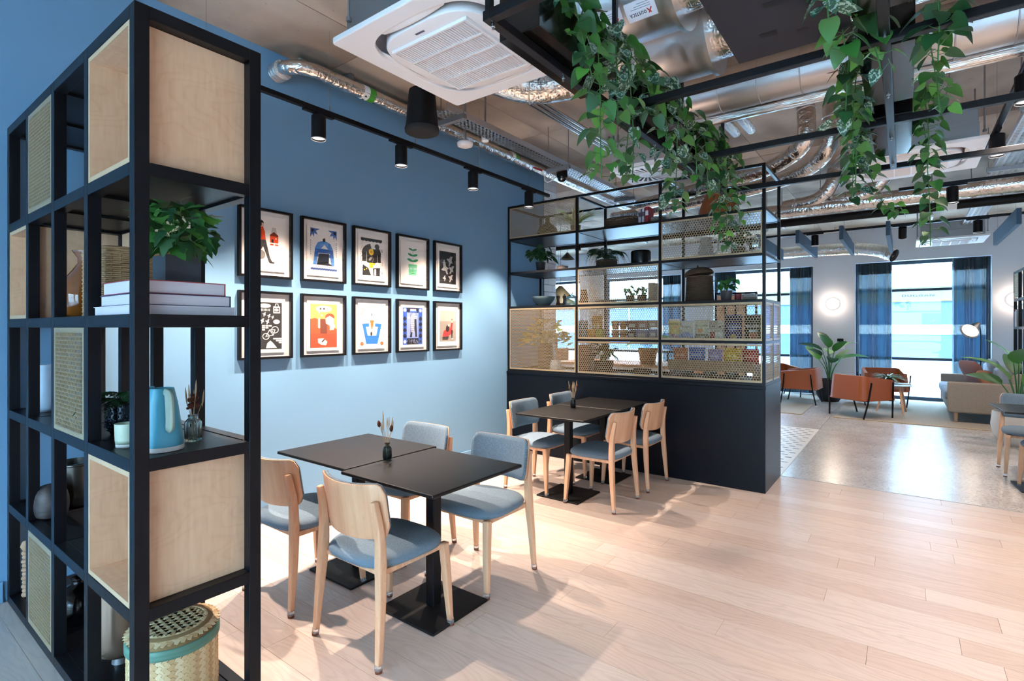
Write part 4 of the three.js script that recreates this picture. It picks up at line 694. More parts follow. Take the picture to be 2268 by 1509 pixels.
for (let i = 0; i < 5; i++) single('side_plate', ['grey stoneware plate at the bottom of the stack by the red book', 'grey plate second from the bottom of the stack by the red book', 'pale plate in the middle of the stack by the red book', 'pale plate second from the top of the stack by the red book', 'pale plate on top of the stack by the red book'][i], 'plate', lathe([[0, 0], [0.05, 0], [0.08, 0.012], [0.082, 0.015], [0.05, 0.006], [0, 0.006]], 28), std(i < 2 ? 0x8b8580 : 0xb9b3ac, 0.4), [5.42, L4 + i * 0.0155, 1.85], 0, 'stack of plates');
{ const o = thing('basket_fern', 'fern spilling from a low wicker basket on the open shelving', 'plant', [5.5, L3, 1.2]), out = (t) => [Math.cos(t * 6.283) * 0.1, Math.sin(t * 6.283) * 0.12]; add('basket', [...wickerWall(out, 0.006, 0.1, 9, 14, 0.0055), rings(out, [[0, 0.08], [0.96, 0.08], [0.96, 0.002], [0, 0.002]], 24)], M.wickerDark, o); fern(o, 0.09, 30, 0.25, LEAF[3], 1.0, 0.2); }
{ const o = thing('black_canister', 'glossy black cylindrical canister beside the basket fern', 'canister', [5.48, L3, 1.625]); add('body', lathe([[0, 0], [0.1, 0], [0.108, 0.01], [0.108, 0.15], [0.1, 0.165], [0.09, 0.165], [0.09, 0.02], [0, 0.02]], 36), M.gloss, o); }
single('cone_grater', 'slim brown cone behind the middle honeycomb panel', 'cone', lathe([[0, 0], [0.06, 0], [0.058, 0.01], [0.036, 0.185], [0.032, 0.19], [0, 0.19]], 24), std(0x5c4528, 0.5), [5.5, L2, 0.905]);
{ const o = thing('wood_stand', 'low dark wooden serving stand behind honeycomb mesh', 'stand', [5.5, L2, 1.185]); add('board', cyl(0.125, 0.125, 0.045, 0.058, 0, 0, 32), std(0x3a2a1c, 0.5), o); add('foot', lathe([[0, 0], [0.06, 0], [0.02, 0.02], [0.02, 0.045]], 24), std(0x3a2a1c, 0.5), o); }
pottedPlant('small plant in a brown pot behind honeycomb mesh, nearer the serving stand', [5.5, L2, 1.49], 0.05, 0.1, std(0x66492c, 0.7), 14, 0.12, 0.07, HEART, [0.04, 0.06], [LEAF[3], LEAF[1]], 'small_plant');
pottedPlant('small plant in a brown pot behind honeycomb mesh, beside the upright book box', [5.5, L2, 1.63], 0.054, 0.1, std(0x5b4026, 0.7), 14, 0.11, 0.07, HEART, [0.04, 0.06], [LEAF[3], LEAF[1]], 'small_plant');
standing('tan upright box file at the end of the meshed shelf', 1.78, 0.06, 0.22, 0x9c8a70, 5.48, L2, 0.2);
// groceries
const printed = (w, h, bg, draw) => std(0xffffff, 0.45, 0, { map: canvasTexture(w, h, (g) => { g.fillStyle = bg; g.fillRect(0, 0, w, h); draw(g, w, h); }) });
// pillow bag: swollen front and back, crimped top and bottom
function bag(label, at, w, h, t, mat, group, name = 'snack_bag') {
  const nx = 8, ny = 10, pos = [], uv = [], idx = [], q = (nx + 1) * (ny + 1);
  for (const s of [-1, 1]) for (let j = 0; j <= ny; j++) for (let i = 0; i <= nx; i++) { const u = i / nx, v = j / ny, f = Math.pow(Math.sin(Math.PI * u), 0.55) * Math.pow(Math.sin(Math.PI * Math.min(1, v * 0.92 + 0.05)), 0.6), wob = 0.004 * Math.sin(i * 2.1 + j * 1.7); pos.push(s * (t / 2 * f + 0.001) + wob * f, v * h, (u - 0.5) * w * (1 - 0.05 * Math.sin(Math.PI * v))); uv.push(u, v); }
  for (let k = 0; k < 2; k++) for (let j = 0; j < ny; j++) for (let i = 0; i < nx; i++) { const a = k * q + j * (nx + 1) + i, b = a + 1, c = a + nx + 1, d = c + 1; k ? idx.push(a, c, b, b, c, d) : idx.push(a, b, c, b, d, c); }
  const g = new THREE.BufferGeometry(); g.setAttribute('position', new THREE.Float32BufferAttribute(pos, 3)); g.setAttribute('uv', new THREE.Float32BufferAttribute(uv, 2)); g.setIndex(idx); g.computeVertexNormals();
  const o = thing(name, label, 'packet', at, 0, group); o.scale.y = 1.1; add('pouch', g, mat, o);
  add('crimp', [box(-0.0012, 0.0012, h - 0.001, h + 0.008, -w * 0.49, w * 0.49)], mat, o); return o;
}
const word = (g, s, x, y, px, c, b = true) => { g.fillStyle = c; g.font = (b ? 'bold ' : '') + px + 'px sans-serif'; g.textAlign = 'center'; g.fillText(s, x, y); };
const GB = 'snack packets on the upper meshed shelf';
bag('yellow popcorn bag lettered in dark capitals, first of the snack bags', [5.38, L1, 2.035], 0.12, 0.19, 0.06, printed(128, 192, '#e6c56a', (g) => { rc(g, '#f3ead2', 0, 0, 128, 20); word(g, 'PROPER', 64, 52, 28, '#33302c'); poly(g, '#e08a4a', [[60, 66], [110, 62], [104, 84], [70, 86]]); rc(g, '#efe9e6', 0, 140, 128, 52); ell(g, '#8a3a6a', 60, 150, 16, 14); ell(g, '#c8506a', 92, 160, 12, 10); }), GB);
bag('white and blue crisp bag, second of the snack bags', [5.38, L1, 2.165], 0.128, 0.17, 0.06, printed(128, 170, '#d9d3bf', (g) => { word(g, 'Keoghs', 64, 58, 28, '#33302c'); rc(g, '#9fb0dc', 0, 110, 128, 60); ell(g, '#4a6ab0', 74, 108, 26, 8); word(g, 'CRISPS', 64, 150, 20, '#f3f0ea'); }), GB);
bag('cream crisp bag with an orange square, third of the snack bags', [5.38, L1, 2.315], 0.145, 0.176, 0.06, printed(128, 170, '#d8d2b4', (g) => { word(g, 'Naturals', 64, 50, 26, '#33302c'); rc(g, '#d88a54', 34, 70, 48, 34); rc(g, '#7d7a5e', 0, 116, 128, 54); word(g, 'CRISPS', 64, 150, 20, '#e8e3d4'); }), GB);
bag('grey and red snack bag, fourth in the row', [5.38, L1, 2.462], 0.148, 0.17, 0.06, printed(128, 170, '#b3a898', (g) => { ell(g, '#4d3a2e', 40, 46, 12, 9); ell(g, '#4d3a2e', 96, 52, 12, 9); rc(g, '#b0342e', 6, 96, 48, 66); rc(g, '#e9e0d2', 58, 100, 62, 62); }), GB);
bag('large dark blue snack bag with a golden crisp', [5.42, L1, 2.61], 0.165, 0.22, 0.075, printed(128, 192, '#2e3874', (g) => { rc(g, '#20244a', 0, 0, 128, 60); word(g, 'HAND COOKED', 64, 92, 15, '#c9cbe0'); word(g, 'CRISPS', 64, 116, 20, '#aab0dc'); ell(g, '#d8b463', 66, 164, 26, 18); }), GB);
bag('large black snack bag with an orange picture at the end of the row', [5.42, L1, 2.79], 0.165, 0.22, 0.075, printed(128, 192, '#2a2826', (g) => { word(g, 'Natural Mix', 64, 88, 20, '#c9c4ba'); rc(g, '#b9c4c4', 40, 112, 56, 14); rc(g, '#d0714a', 38, 130, 62, 50); }), GB);
{ // slanted rack with packets below
  const o = thing('packet_rack', 'pale wooden stepped rack holding the bright packets', 'rack', [5.52, L0, 2.4]);
  add('tray', [rbox(-0.18, 0.18, 0.155, 0.17, -0.42, 0.42, 0.003, 1), rbox(-0.18, -0.165, 0.1, 0.2, -0.42, 0.42, 0.003, 1)], std(0x9a7450, 0.55), o); for (const z of [-0.41, 0.395]) add('upright', rbox(-0.17, 0.17, 0, 0.16, z, z + 0.016, 0.003, 1), std(0x8a6848, 0.55), o); add('lower_tray', rbox(-0.19, 0.18, 0.02, 0.032, -0.4, 0.39, 0.003, 1), std(0x5d4632, 0.55), o);
}
const GR = 'bright packets on the rack', rackY = L0 + 0.1702;
for (const [n, z, c, w, h] of [['orange', 2.07, '#c2622c', 0.155, 0.13], ['sky-blue', 2.24, '#2f6cb4', 0.17, 0.135], ['lilac', 2.42, '#8f7fb4', 0.145, 0.125], ['yellow', 2.588, '#e2ad0c', 0.165, 0.135], ['scarlet', 2.755, '#b8221e', 0.155, 0.13]]) bag(n + ' packet on the slanted rack', [5.47, rackY, z], w, h, 0.07, printed(64, 64, c, (g) => { rc(g, 'rgba(255,255,255,0.35)', 14, 26, 36, 8); rc(g, 'rgba(0,0,0,0.18)', 8, 48, 48, 8); }), GR, 'food_packet');
for (let i = 0; i < 3; i++) single('takeaway_tub', ['foil tub under the rack, nearer the palm', 'foil tub in the middle under the rack', 'foil tub under the rack by the shelving end'][i], 'tub', lathe([[0, 0], [0.05, 0], [0.062, 0.05], [0.066, 0.052], [0.06, 0.052], [0.048, 0.006], [0, 0.006]], 24), M.galvDull, [5.45, L0 + 0.033, 2.15 + i * 0.22], 0, 'foil tubs');
// cartons, cups and jars on the middle meshed shelf
const GC = 'groceries on the middle meshed shelf';
for (const [z, j, l] of [[0.905, 0, 'lower blue paper cup nearest the frame post'], [0.905, 1, 'upper blue paper cup nearest the frame post'], [0.985, 0, 'lower blue paper cup beside the gold bag'], [0.985, 1, 'upper blue paper cup beside the gold bag']]) single('paper_cup', l, 'cup', lathe([[0, 0], [0.03, 0], [0.038, 0.1], [0.04, 0.103], [0.036, 0.103], [0, 0.08]], 20), std(0x2f7d9c, 0.5), [5.42, L1 + j * 0.104, z - 0.02], 0, GC);
bag('gold standing coffee bag beside the blue cups', [5.52, L1, 1.07], 0.14, 0.235, 0.07, printed(64, 96, '#b98a3a', (g) => { ell(g, '#e8dcc0', 20, 44, 5, 14); ell(g, '#e8dcc0', 44, 44, 5, 14); }), GC, 'coffee_bag');
for (const [n, z, c] of [['yellow-orange', 1.1, 0xd9952a], ['lime green', 1.2, 0x9aa83a]]) { const o = thing('tea_carton', n + ' tea carton in front of the coffee bag', 'carton', [5.34, L1, z], 0, GC); add('body', rbox(-0.03, 0.03, 0, 0.09, -0.046, 0.046, 0.002, 1), std(c, 0.5), o); add('lid', rbox(-0.031, 0.031, 0.0905, 0.105, -0.047, 0.047, 0.002, 1), std(c, 0.5), o); }
for (const [z, a] of [[1.345, 'nearer the green carton'], [1.44, 'nearer the brown boxes']]) for (let j = 0; j < 2; j++) { const o = thing('kraft_tub', (j ? 'upper' : 'lower') + ' kraft paper tub, stack ' + a, 'tub', [5.43, L1 + j * 0.1025, z], 0, GC); add('body', lathe([[0, 0], [0.036, 0], [0.044, 0.088], [0, 0.088]], 24), std(0xc48a5c, 0.7), o); add('lid', lathe([[0.046, 0.088], [0.047, 0.1], [0, 0.102]], 24), std(0xd39a6c, 0.7), o); add('band', lathe([[0.0415, 0.04], [0.0435, 0.06]], 24), std(0xa05a34, 0.7), o); }
for (const [z, y, w, h, c, l] of [[1.565, 0.105, 0.12, 0.1, 0x8a4a2c, 'rust-brown carton on top beside the kraft tubs'], [1.555, 0, 0.1, 0.104, 0x5e4230, 'dark brown carton under the rust-brown one'], [1.675, 0, 0.13, 0.104, 0x8d86a0, 'lilac carton beside the dark brown one'], [1.685, 0.105, 0.11, 0.1, 0xa5745c, 'tan carton resting on the lilac one'], [1.8, 0, 0.09, 0.12, 0x77708c, 'purple-grey carton at the shelf end'], [1.8, 0.121, 0.09, 0.085, 0xb08a62, 'ochre carton on the purple-grey one']]) { const o = thing('snack_carton', l, 'carton', [5.43, L1 + y, z], 0, GC); add('body', rbox(-0.05, 0.05, 0, h - 0.012, -w / 2, w / 2, 0.002, 1), std(c, 0.55), o); add('lid_flap', rbox(-0.0505, 0.0505, h - 0.0115, h, -w / 2 - 0.0005, w / 2 + 0.0005, 0.002, 1), std(c, 0.5), o); add('front_label', box(-0.0508, -0.0502, h * 0.25, h * 0.6, -w * 0.3, w * 0.3), std(0xcfc4b4, 0.6), o); }
// bottom meshed shelf, on the counter
{ const o = thing('copper_tin', 'reddish-brown square tin behind mesh at the counter, by the frame post', 'tin', [5.5, L0, 0.93]); add('body', rbox(-0.07, 0.07, 0, 0.28, -0.08, 0.08, 0.004, 1), std(0x8b5438, 0.45), o); add('lid', rbox(-0.072, 0.072, 0.281, 0.33, -0.082, 0.082, 0.006, 1), std(0x96603f, 0.4), o); }
pottedPlant('dark dense plant in a wide charcoal pot behind the lower middle mesh', [5.5, L0, 1.16], 0.12, 0.15, std(0x3d3b36, 0.7), 40, 0.24, 0.13, OVAL, [0.08, 0.12], [LEAF[3], LEAF[1]]);
single('ribbed_bowl', 'brown ribbed bowl at the front of the counter', 'bowl', lathe([[0, 0], [0.05, 0], [0.085, 0.04], [0.095, 0.088], [0.088, 0.088], [0.075, 0.04], [0, 0.012]], 32), std(0x5c4432, 0.6), [5.36, L0, 1.69]);
// top right shelf and below
{ const o = thing('wood_veneer_shade', 'copper-coloured wood veneer lampshade on the topmost shelf', 'lampshade', [5.5, L4, 2.45]); add('shade', lathe([[0.2, 0], [0.205, 0.004], [0.19, 0.1], [0.13, 0.25], [0.125, 0.25], [0.18, 0.1], [0.195, 0.006]], 48), std(0xa5744c, 0.5, 0, { map: scaled(beechTex, 8, 1) }), o); add('top_ring', lathe([[0.125, 0.25], [0.132, 0.256], [0.02, 0.26], [0, 0.26]], 48), std(0xb87440, 0.5), o); add('rim', new THREE.TorusGeometry(0.2, 0.006, 8, 48).rotateX(Math.PI / 2).translate(0, 0.006, 0), std(0x7d4522, 0.5), o); }
{ const o = thing('glass_pitcher', 'frosted grey pitcher behind the upper honeycomb panel', 'jug', [5.5, L3, 2.32]); add('body', lathe([[0, 0], [0.06, 0], [0.078, 0.06], [0.07, 0.15], [0.055, 0.19], [0.062, 0.24], [0.056, 0.24], [0.05, 0.19], [0, 0.02]], 32), std(0x9d9a9c, 0.35), o); add('handle', tube([[0, 0.2, 0.06], [0, 0.2, 0.11], [0, 0.1, 0.115], [0, 0.07, 0.076]], 0.008, 16, 8), std(0x9d9a9c, 0.35), o); }
pottedPlant('dark bushy plant in a tan pot behind the upper honeycomb panel', [5.55, L3, 2.62], 0.07, 0.12, std(0x4b3d2a, 0.7), 34, 0.17, 0.12, HEART, [0.06, 0.085], [LEAF[3], LEAF[3], LEAF[1]]);
{ const o = thing('wine_glass', 'wine glass at the end of the upper meshed shelf', 'glass', [5.45, L3, 2.8]); add('glass', lathe([[0, 0], [0.032, 0.001], [0.004, 0.006], [0.004, 0.08], [0.025, 0.1], [0.034, 0.14], [0.028, 0.19], [0.0265, 0.19], [0.032, 0.14], [0.022, 0.102], [0, 0.086]], 28), M.vaseGlass, o); }
{ // tall lidded hamper
  const o = thing('wicker_hamper', 'tall dark wicker hamper with a domed lid ajar on the shelving', 'hamper', [5.52, L2, 2.25]), out = (t) => [Math.cos(t * 6.283) * 0.128, Math.sin(t * 6.283) * 0.132], tp = (k) => 1.04 - 0.1 * k;
  add('woven_side', wickerWall(out, 0.004, 0.27, 30, 14, 0.0052, tp), M.wickerDark, o).userData.kind = 'stuff'; add('stakes', stakesOf(out, 0, 0.272, 28, 0.003, tp), M.wickerDark, o).userData.kind = 'stuff'; add('liner', lathe([[0, 0.003], [0.126, 0.003], [0.116, 0.268], [0, 0.268]], 28), std(0x2c2018, 0.9), o);
  const lid = []; for (let k = 0; k < 12; k++) { const r = 0.142 * Math.cos(k / 12 * 1.45), y = 0.065 * Math.sin(k / 12 * 1.57); lid.push(new THREE.TorusGeometry(r, 0.0058, 5, 36).rotateX(Math.PI / 2).translate(0, y, 0)); } lid.push(lathe([[0.138, -0.002], [0.12, 0.03], [0.06, 0.056], [0, 0.062]], 24)); lid.push(new THREE.TorusGeometry(0.016, 0.005, 6, 14).translate(0, 0.078, 0));
  add('lid', lid.map((g) => g.rotateX(-0.12).translate(0, 0.29, -0.008)), M.wickerDark, o);
}
pottedPlant('green leafy plant in a brown-grey pot on the shelf by the end post', [5.5, L2, 2.52], 0.058, 0.11, std(0x5d5350, 0.7), 24, 0.15, 0.1, HEART, [0.05, 0.075], [LEAF[0], LEAF[2], LEAF[1]]);
single('red_beaker', 'small plum-red beaker between plant pot and lidded dish', 'beaker', lathe([[0, 0], [0.028, 0], [0.033, 0.068], [0.029, 0.068], [0.024, 0.006], [0, 0.006]], 24), std(0x8c3038, 0.5), [5.44, L2, 2.648]);
{ const o = thing('butter_dish', 'grey stoneware lidded dish with a dark knob at the shelf end', 'dish', [5.45, L2, 2.75]); add('dish', rings(squircle(0.045, 0.062, 5), [[0, 0], [1, 0], [1, 0.03], [0, 0.03]], 32), std(0x8b8782, 0.5), o); add('lid', rings(squircle(0.045, 0.062, 5), [[1.02, 0.031], [1.02, 0.062], [0.97, 0.066], [0, 0.067]], 32), std(0x948f89, 0.5), o); add('knob', lathe([[0, 0.067], [0.005, 0.067], [0.004, 0.075], [0.009, 0.082], [0, 0.086]], 14), M.black, o); }
// ---------------------------------------------------------------- overhead services
const hang = (x, z, y0, r = 0.004) => cyl(r, r, y0, CEIL, x, z, 6);
function cassette(label, x, y, z, turn = 0) {
  const o = thing('ceiling_cassette', label, 'air conditioner', [x, y, z], turn, 'ceiling air-conditioning cassettes'), S4 = [0, 1, 2, 3].map((k) => k * Math.PI / 2);
  const face = new THREE.Shape(); const sq = (s, r, path) => { path.moveTo(-s + r, -s); path.lineTo(s - r, -s); path.quadraticCurveTo(s, -s, s, -s + r); path.lineTo(s, s - r); path.quadraticCurveTo(s, s, s - r, s); path.lineTo(-s + r, s); path.quadraticCurveTo(-s, s, -s, s - r); path.lineTo(-s, -s + r); path.quadraticCurveTo(-s, -s, -s + r, -s); };
  sq(0.475, 0.02, face); const hole = new THREE.Path(), sup = squircle(0.395, 0.395, 3.6); for (let i = 0; i <= 48; i++) { const [a, b] = sup(i / 48); i ? hole.lineTo(a, b) : hole.moveTo(a, b); } face.holes.push(hole);
  add('fascia', new THREE.ExtrudeGeometry(face, { depth: 0.018, bevelEnabled: true, bevelThickness: 0.006, bevelSize: 0.006, bevelSegments: 2, steps: 1 }).rotateX(Math.PI / 2).translate(0, 0.03, 0), M.acWhite, o);
  add('air_slot', rings(squircle(0.41, 0.41, 3.6), [[0, 0.155], [1, 0.155], [1, 0.032]], 40), M.acGrey, o);
  const inner = squircle(0.345, 0.345, 3.4);
  add('centre_panel', rings((t) => { const [a, b] = inner(t); return [a, b]; }, [[0, 0.1], [1, 0.1], [1, 0.004], [0.985, -0.004], [0.86, -0.008], [0, -0.008]].reverse(), 48), M.acWhite, o);
  for (const a of S4) { const f = add('louvre', bent(0.5, 0.075, 0.03, 0.006, 1.2, 0.002, 12, 3).rotateX(-Math.PI / 2 - 0.22).translate(0, 0.018, 0.43).rotateY(a), M.acWhite, o); }
  add('grille_frame', [rbox(-0.262, 0.262, -0.024, -0.006, -0.262, -0.25, 0.002, 1), rbox(-0.262, 0.262, -0.024, -0.006, 0.25, 0.262, 0.002, 1), rbox(-0.262, -0.25, -0.024, -0.006, -0.25, 0.25, 0.002, 1), rbox(0.25, 0.262, -0.024, -0.006, -0.25, 0.25, 0.002, 1)], M.acWhite, o);
  add('grille_back', box(-0.25, 0.25, -0.0078, -0.006, -0.25, 0.25), M.acGrey, o);
  const sl = new THREE.BoxGeometry(0.5, 0.006, 0.0095); for (let i = 0; i < 31; i++) { const m = new THREE.Mesh(sl, M.acWhite); m.name = 'slat'; m.position.set(0, -0.0195, -0.24 + i * 0.016); m.rotation.x = 0.5; o.add(m); }
  for (const q of [-0.125, 0, 0.125]) add('grille_rib', box(q - 0.005, q + 0.005, -0.0245, -0.008, -0.25, 0.25), M.acWhite, o);
  const lg = add('maker_badge', box(-0.3, -0.288, -0.0095, -0.008, -0.045, 0.015), std(0x55506a, 0.5), o);
  add('housing', rbox(-0.42, 0.42, 0.16, 0.32, -0.42, 0.42, 0.006, 1), M.galvDull, o); add('housing_skirt', [box(-0.425, 0.425, 0.04, 0.16, -0.425, -0.415), box(-0.425, 0.425, 0.04, 0.16, 0.415, 0.425), box(-0.425, -0.415, 0.04, 0.16, -0.415, 0.415), box(0.415, 0.425, 0.04, 0.16, -0.415, 0.415)], M.galvDull, o); add('centre_post', box(-0.1, 0.1, 0.1, 0.16, -0.1, 0.1), M.acGrey, o);
  for (const a of [-0.36, 0.36]) for (const b of [-0.46, 0.46]) { const h = add('hanger_rod', cyl(0.006, 0.006, 0.1, CEIL - y, b, a, 8), M.galvDull, o); add('nut', cyl(0.014, 0.014, 0.09, 0.11, b, a, 6), M.galvDull, h); }
  return o;
}
cassette('big white ceiling cassette with slatted grille nearest the viewer', 2.105, 2.975, 2.04, 0);
cassette('white ceiling cassette behind the hanging ivy planter', 5.93, 2.965, 4.0, Math.PI / 2);
cassette('small-looking white ceiling cassette near the far windows', 12.05, 3.02, 4.6, Math.PI / 2);
// pipework along the blue wall
{
  const o = thing('insulated_pipe', 'foil-wrapped pipe running along the top of the blue wall', 'pipe');
  add('pipe', tube([[2.18, 3.5, 0.03], [2.2, 3.505, 0.16], [2.3, 3.51, 0.25], [2.6, 3.51, 0.26], [5, 3.5, 0.26], [9, 3.5, 0.26]], 0.056, 90, 16), M.foil, o);
  add('end_collar', [cyl(0.075, 0.075, 0, 0.09, 0, 0, 20).rotateX(Math.PI / 2).translate(2.19, 3.5, 0.01)], M.foil, o);
  for (const x of [2.84, 4.93]) { const b = add('flow_band', rod([x - 0.045, 3.51, 0.26], [x + 0.012, 3.51, 0.26], 0.0585, 24), M.white, o); add('green_band', rod([x + 0.012, 3.51, 0.26], [x + 0.075, 3.51, 0.26], 0.0588, 24), std(0x3f9a2c, 0.5), o); const ar = []; for (let k = 0; k < 3; k++) ar.push(new THREE.ConeGeometry(0.012, 0.026, 3).rotateZ(-Math.PI / 2).scale(1, 0.3, 1).translate(0, -0.06, 0).rotateX(-0.9 + k * 0.75 + 0.25).translate(x - 0.016, 3.51, 0.26)); add('flow_arrow', ar, M.black, o); }
  add('valve', [rod([5.32, 3.47, 0.31], [5.42, 3.45, 0.36], 0.012, 8)], std(0xb03028, 0.5), o);
  const q = thing('grey_pipe', 'dull grey pipe running just above the foil-wrapped one', 'pipe'); add('pipe', rod([2.3, 3.585, 0.13], [9, 3.585, 0.13], 0.045, 16), M.greyPipe, q); for (const x of [2.75, 3.9, 5.2]) add('clip', [box(x - 0.02, x + 0.02, 3.55, CEIL, 0.07, 0.2)], M.galvDull, q);
}
{ // pendant loudspeaker
  const o = thing('pendant_speaker', 'black pendant loudspeaker under the ceiling by the white cassette', 'speaker', [2.83, 3.0, 0.965]);
  add('cabinet', lathe([[0, 0.34], [0.085, 0.34], [0.1, 0.33], [0.125, 0.06], [0.132, 0.04]], 40), M.matte, o); add('grille', lathe([[0.132, 0.04], [0.13, 0.012], [0.1, -0.002], [0, -0.006]], 40), std(0x1b1b1d, 0.8), o); add('bracket', cyl(0.014, 0.014, 0.34, CEIL - 3.0, 0, 0, 10), M.black, o);
}
function tray(label, x0, x1, y, z0, z1, axis = 'x', brackets = []) {
  const o = thing('cable_tray', label, 'cable tray'), g = [], L = x1 - x0, t = 0.002, swap = (q) => (axis === 'x' ? q : q.rotateY(Math.PI / 2)), sw = (q) => swap(q.translate(0, 0, 0));
  const a = axis === 'x' ? z0 : -z1, b = axis === 'x' ? z1 : -z0, w = b - a, n = 4;
  const B = (p, q, r, s, u, v) => swap(new THREE.BoxGeometry(q - p, s - r, v - u).translate((p + q) / 2, (r + s) / 2, (u + v) / 2));
  const flip = (list) => list;
  const X0 = axis === 'x' ? x0 : x0, parts = [];
  const put = (p, q, r, s, u, v) => parts.push(axis === 'x' ? new THREE.BoxGeometry(q - p, s - r, v - u).translate((p + q) / 2, (r + s) / 2, (u + v) / 2) : new THREE.BoxGeometry(v - u, s - r, q - p).translate((u + v) / 2, (r + s) / 2, (p + q) / 2));
  for (let k = 0; k <= n; k++) { const c = z0 + (z1 - z0) * k / n; put(x0, x1, y, y + t, Math.max(z0, c - 0.011), Math.min(z1, c + 0.011)); }
  const m = Math.floor(L / 0.048); for (let i = 0; i <= m; i++) put(x0 + i * 0.048, x0 + i * 0.048 + 0.02, y, y + t, z0, z1);
  add('perforated_bed', parts.splice(0), M.galv, o);
  put(x0, x1, y, y + 0.05, z0 - t, z0); add('side_lip', parts.splice(0), M.galv, o); put(x0, x1, y, y + 0.05, z1, z1 + t); add('side_lip', parts.splice(0), M.galv, o);
  for (let k = 0; k < 3; k++) { const c = z0 + (z1 - z0) * (0.3 + k * 0.2); add('cable', tube(axis === 'x' ? [[x0 + 0.2, y + 0.012, c], [x0 + L * 0.35, y + 0.012, c + 0.015], [x0 + L * 0.7, y + 0.012, c - 0.01], [x1, y + 0.012, c]] : [[c, y + 0.012, x0], [c + 0.012, y + 0.012, x0 + L * 0.5], [c, y + 0.012, x1]], 0.007, 30, 6), [M.black, M.greyPipe, M.matte][k], o); }
  for (const c of brackets) { const q = add('strut', axis === 'x' ? box(c - 0.02, c + 0.02, y - 0.042, y - 0.002, z0 - 0.06, z1 + 0.06) : box(z0 - 0.06, z1 + 0.06, y - 0.042, y - 0.002, c - 0.02, c + 0.02), M.galvDull, o); for (const e of [z0 - 0.045, z1 + 0.045]) add('hanger_rod', axis === 'x' ? cyl(0.005, 0.005, y - 0.06, CEIL, c, e, 6) : cyl(0.005, 0.005, y - 0.06, CEIL, e, c, 6), M.galvDull, q); }
  return o;
}
tray('perforated cable tray running beside the blue wall past the loudspeaker', 2.97, 9.5, 3.21, 0.93, 1.09, 'x', [3.12, 4.75, 6.4]);
tray('perforated cable tray above the spotlights, on the sofa side', 5.2, 11.5, 3.22, 4.72, 4.94, 'x', [5.6, 7.6, 9.4]);
tray('pale ribbed cable tray running across the lounge ceiling', -2, 8.5, 3.09, 8.78, 9.06, 'z', [0.2, 2.2, 4.2, 6.2]);
{ const o = thing('smoke_detector', 'white round detector hanging under the cable tray', 'detector', [3.62, 3.17, 0.7]); add('head', lathe([[0, 0], [0.045, 0.002], [0.07, 0.012], [0.074, 0.04], [0.06, 0.052], [0, 0.054]], 32), M.acWhite, o); add('stem', cyl(0.012, 0.012, 0.054, CEIL - 3.17, 0, 0, 10), M.galvDull, o); }
{ const o = thing('motion_sensor', 'slim white cylindrical sensor beside the cable tray', 'sensor', [3.69, 3.2, 0.885]); add('body', lathe([[0, 0], [0.03, 0.003], [0.034, 0.012], [0.034, 0.085], [0, 0.09]], 24), M.acWhite, o); add('stem', cyl(0.008, 0.008, 0.09, CEIL - 3.2, 0, 0, 8), M.galvDull, o); }
{ const o = thing('dome_camera', 'black dome security camera above the end of the spotlight track', 'camera', [4.86, 3.08, 0.99]); add('housing', lathe([[0, 0.12], [0.058, 0.12], [0.06, 0.06], [0.056, 0.05]], 28), M.black, o); add('dome', lathe([[0.048, 0.052], [0.044, 0.02], [0.026, 0.003], [0, 0]], 24), M.gloss, o); add('lens', new THREE.SphereGeometry(0.016, 12, 8).translate(-0.03, 0.024, 0.014), M.steel, o); add('lead', tube([[0, 0.09, -0.05], [-0.05, 0.02, -0.1], [-0.09, 0.0, -0.14], [-0.1, 0.13, -0.18]], 0.005, 16, 6), M.acWhite, o); add('bracket', cyl(0.03, 0.03, 0.12, 0.13, 0, 0, 12), M.black, o); }
// foil flexible ducts
const flex = (label, pts, r, n = 60) => { const o = thing('foil_duct', label, 'duct', [0, 0, 0], 0, 'foil ducts'); add('duct', tube(pts, r, n, 18), M.foil, o); { const p = curve(pts).getPoint(0.4); if (CEIL - p.y - r > 0.05) add('hanger_wire', hang(p.x, p.z, p.y + r - 0.01), M.galvDull, o); } for (const e of [0.12, 0.5, 0.88]) { const c = curve(pts), p = c.getPoint(e), d = c.getTangent(e); add('clamp', new THREE.TorusGeometry(r + 0.002, 0.005, 6, 24).applyQuaternion(new THREE.Quaternion().setFromUnitVectors(V(0, 0, 1), d)).translate(p.x, p.y, p.z), M.galv, o); } return o; };
flex('sagging foil duct beside the big white cassette', [[3.45, 3.44, 2.45], [3.4, 3.36, 2.05], [3.25, 3.34, 1.7], [3.05, 3.42, 1.46], [2.95, 3.5, 1.36]], 0.14);
flex('foil elbow dropping to the round swirl diffuser', [[4.75, 3.53, 2.5], [4.9, 3.53, 2.3], [5.08, 3.53, 2.1], [5.2, 3.53, 1.9]], 0.12);
flex('foil branch pipe hanging nearest the hanging frame, over the divider', [[5.4, 3.6, 3.22], [5.4, 3.4, 3.24], [5.42, 3.2, 3.22], [5.6, 3.1, 3.0], [6.0, 3.08, 2.2], [6.4, 3.08, 1.2]], 0.075);
flex('foil branch pipe just behind the first, over the divider', [[5.75, 3.6, 3.4], [5.75, 3.4, 3.4], [5.8, 3.2, 3.36], [6.1, 3.1, 3.1], [6.6, 3.08, 2.0], [6.9, 3.08, 0.6]], 0.075);
flex('long foil pipe crossing above the lounge opening', [[8.2, 3.16, -1.5], [8.2, 3.14, 1], [8.2, 3.14, 3], [8.2, 3.14, 6.5]], 0.1, 80);
flex('foil elbow rising from the long pipe, nearer the shelving', [[8.2, 3.2, 2.6], [8.15, 3.24, 3.0], [8.1, 3.4, 3.18], [8.1, 3.6, 3.22]], 0.09);
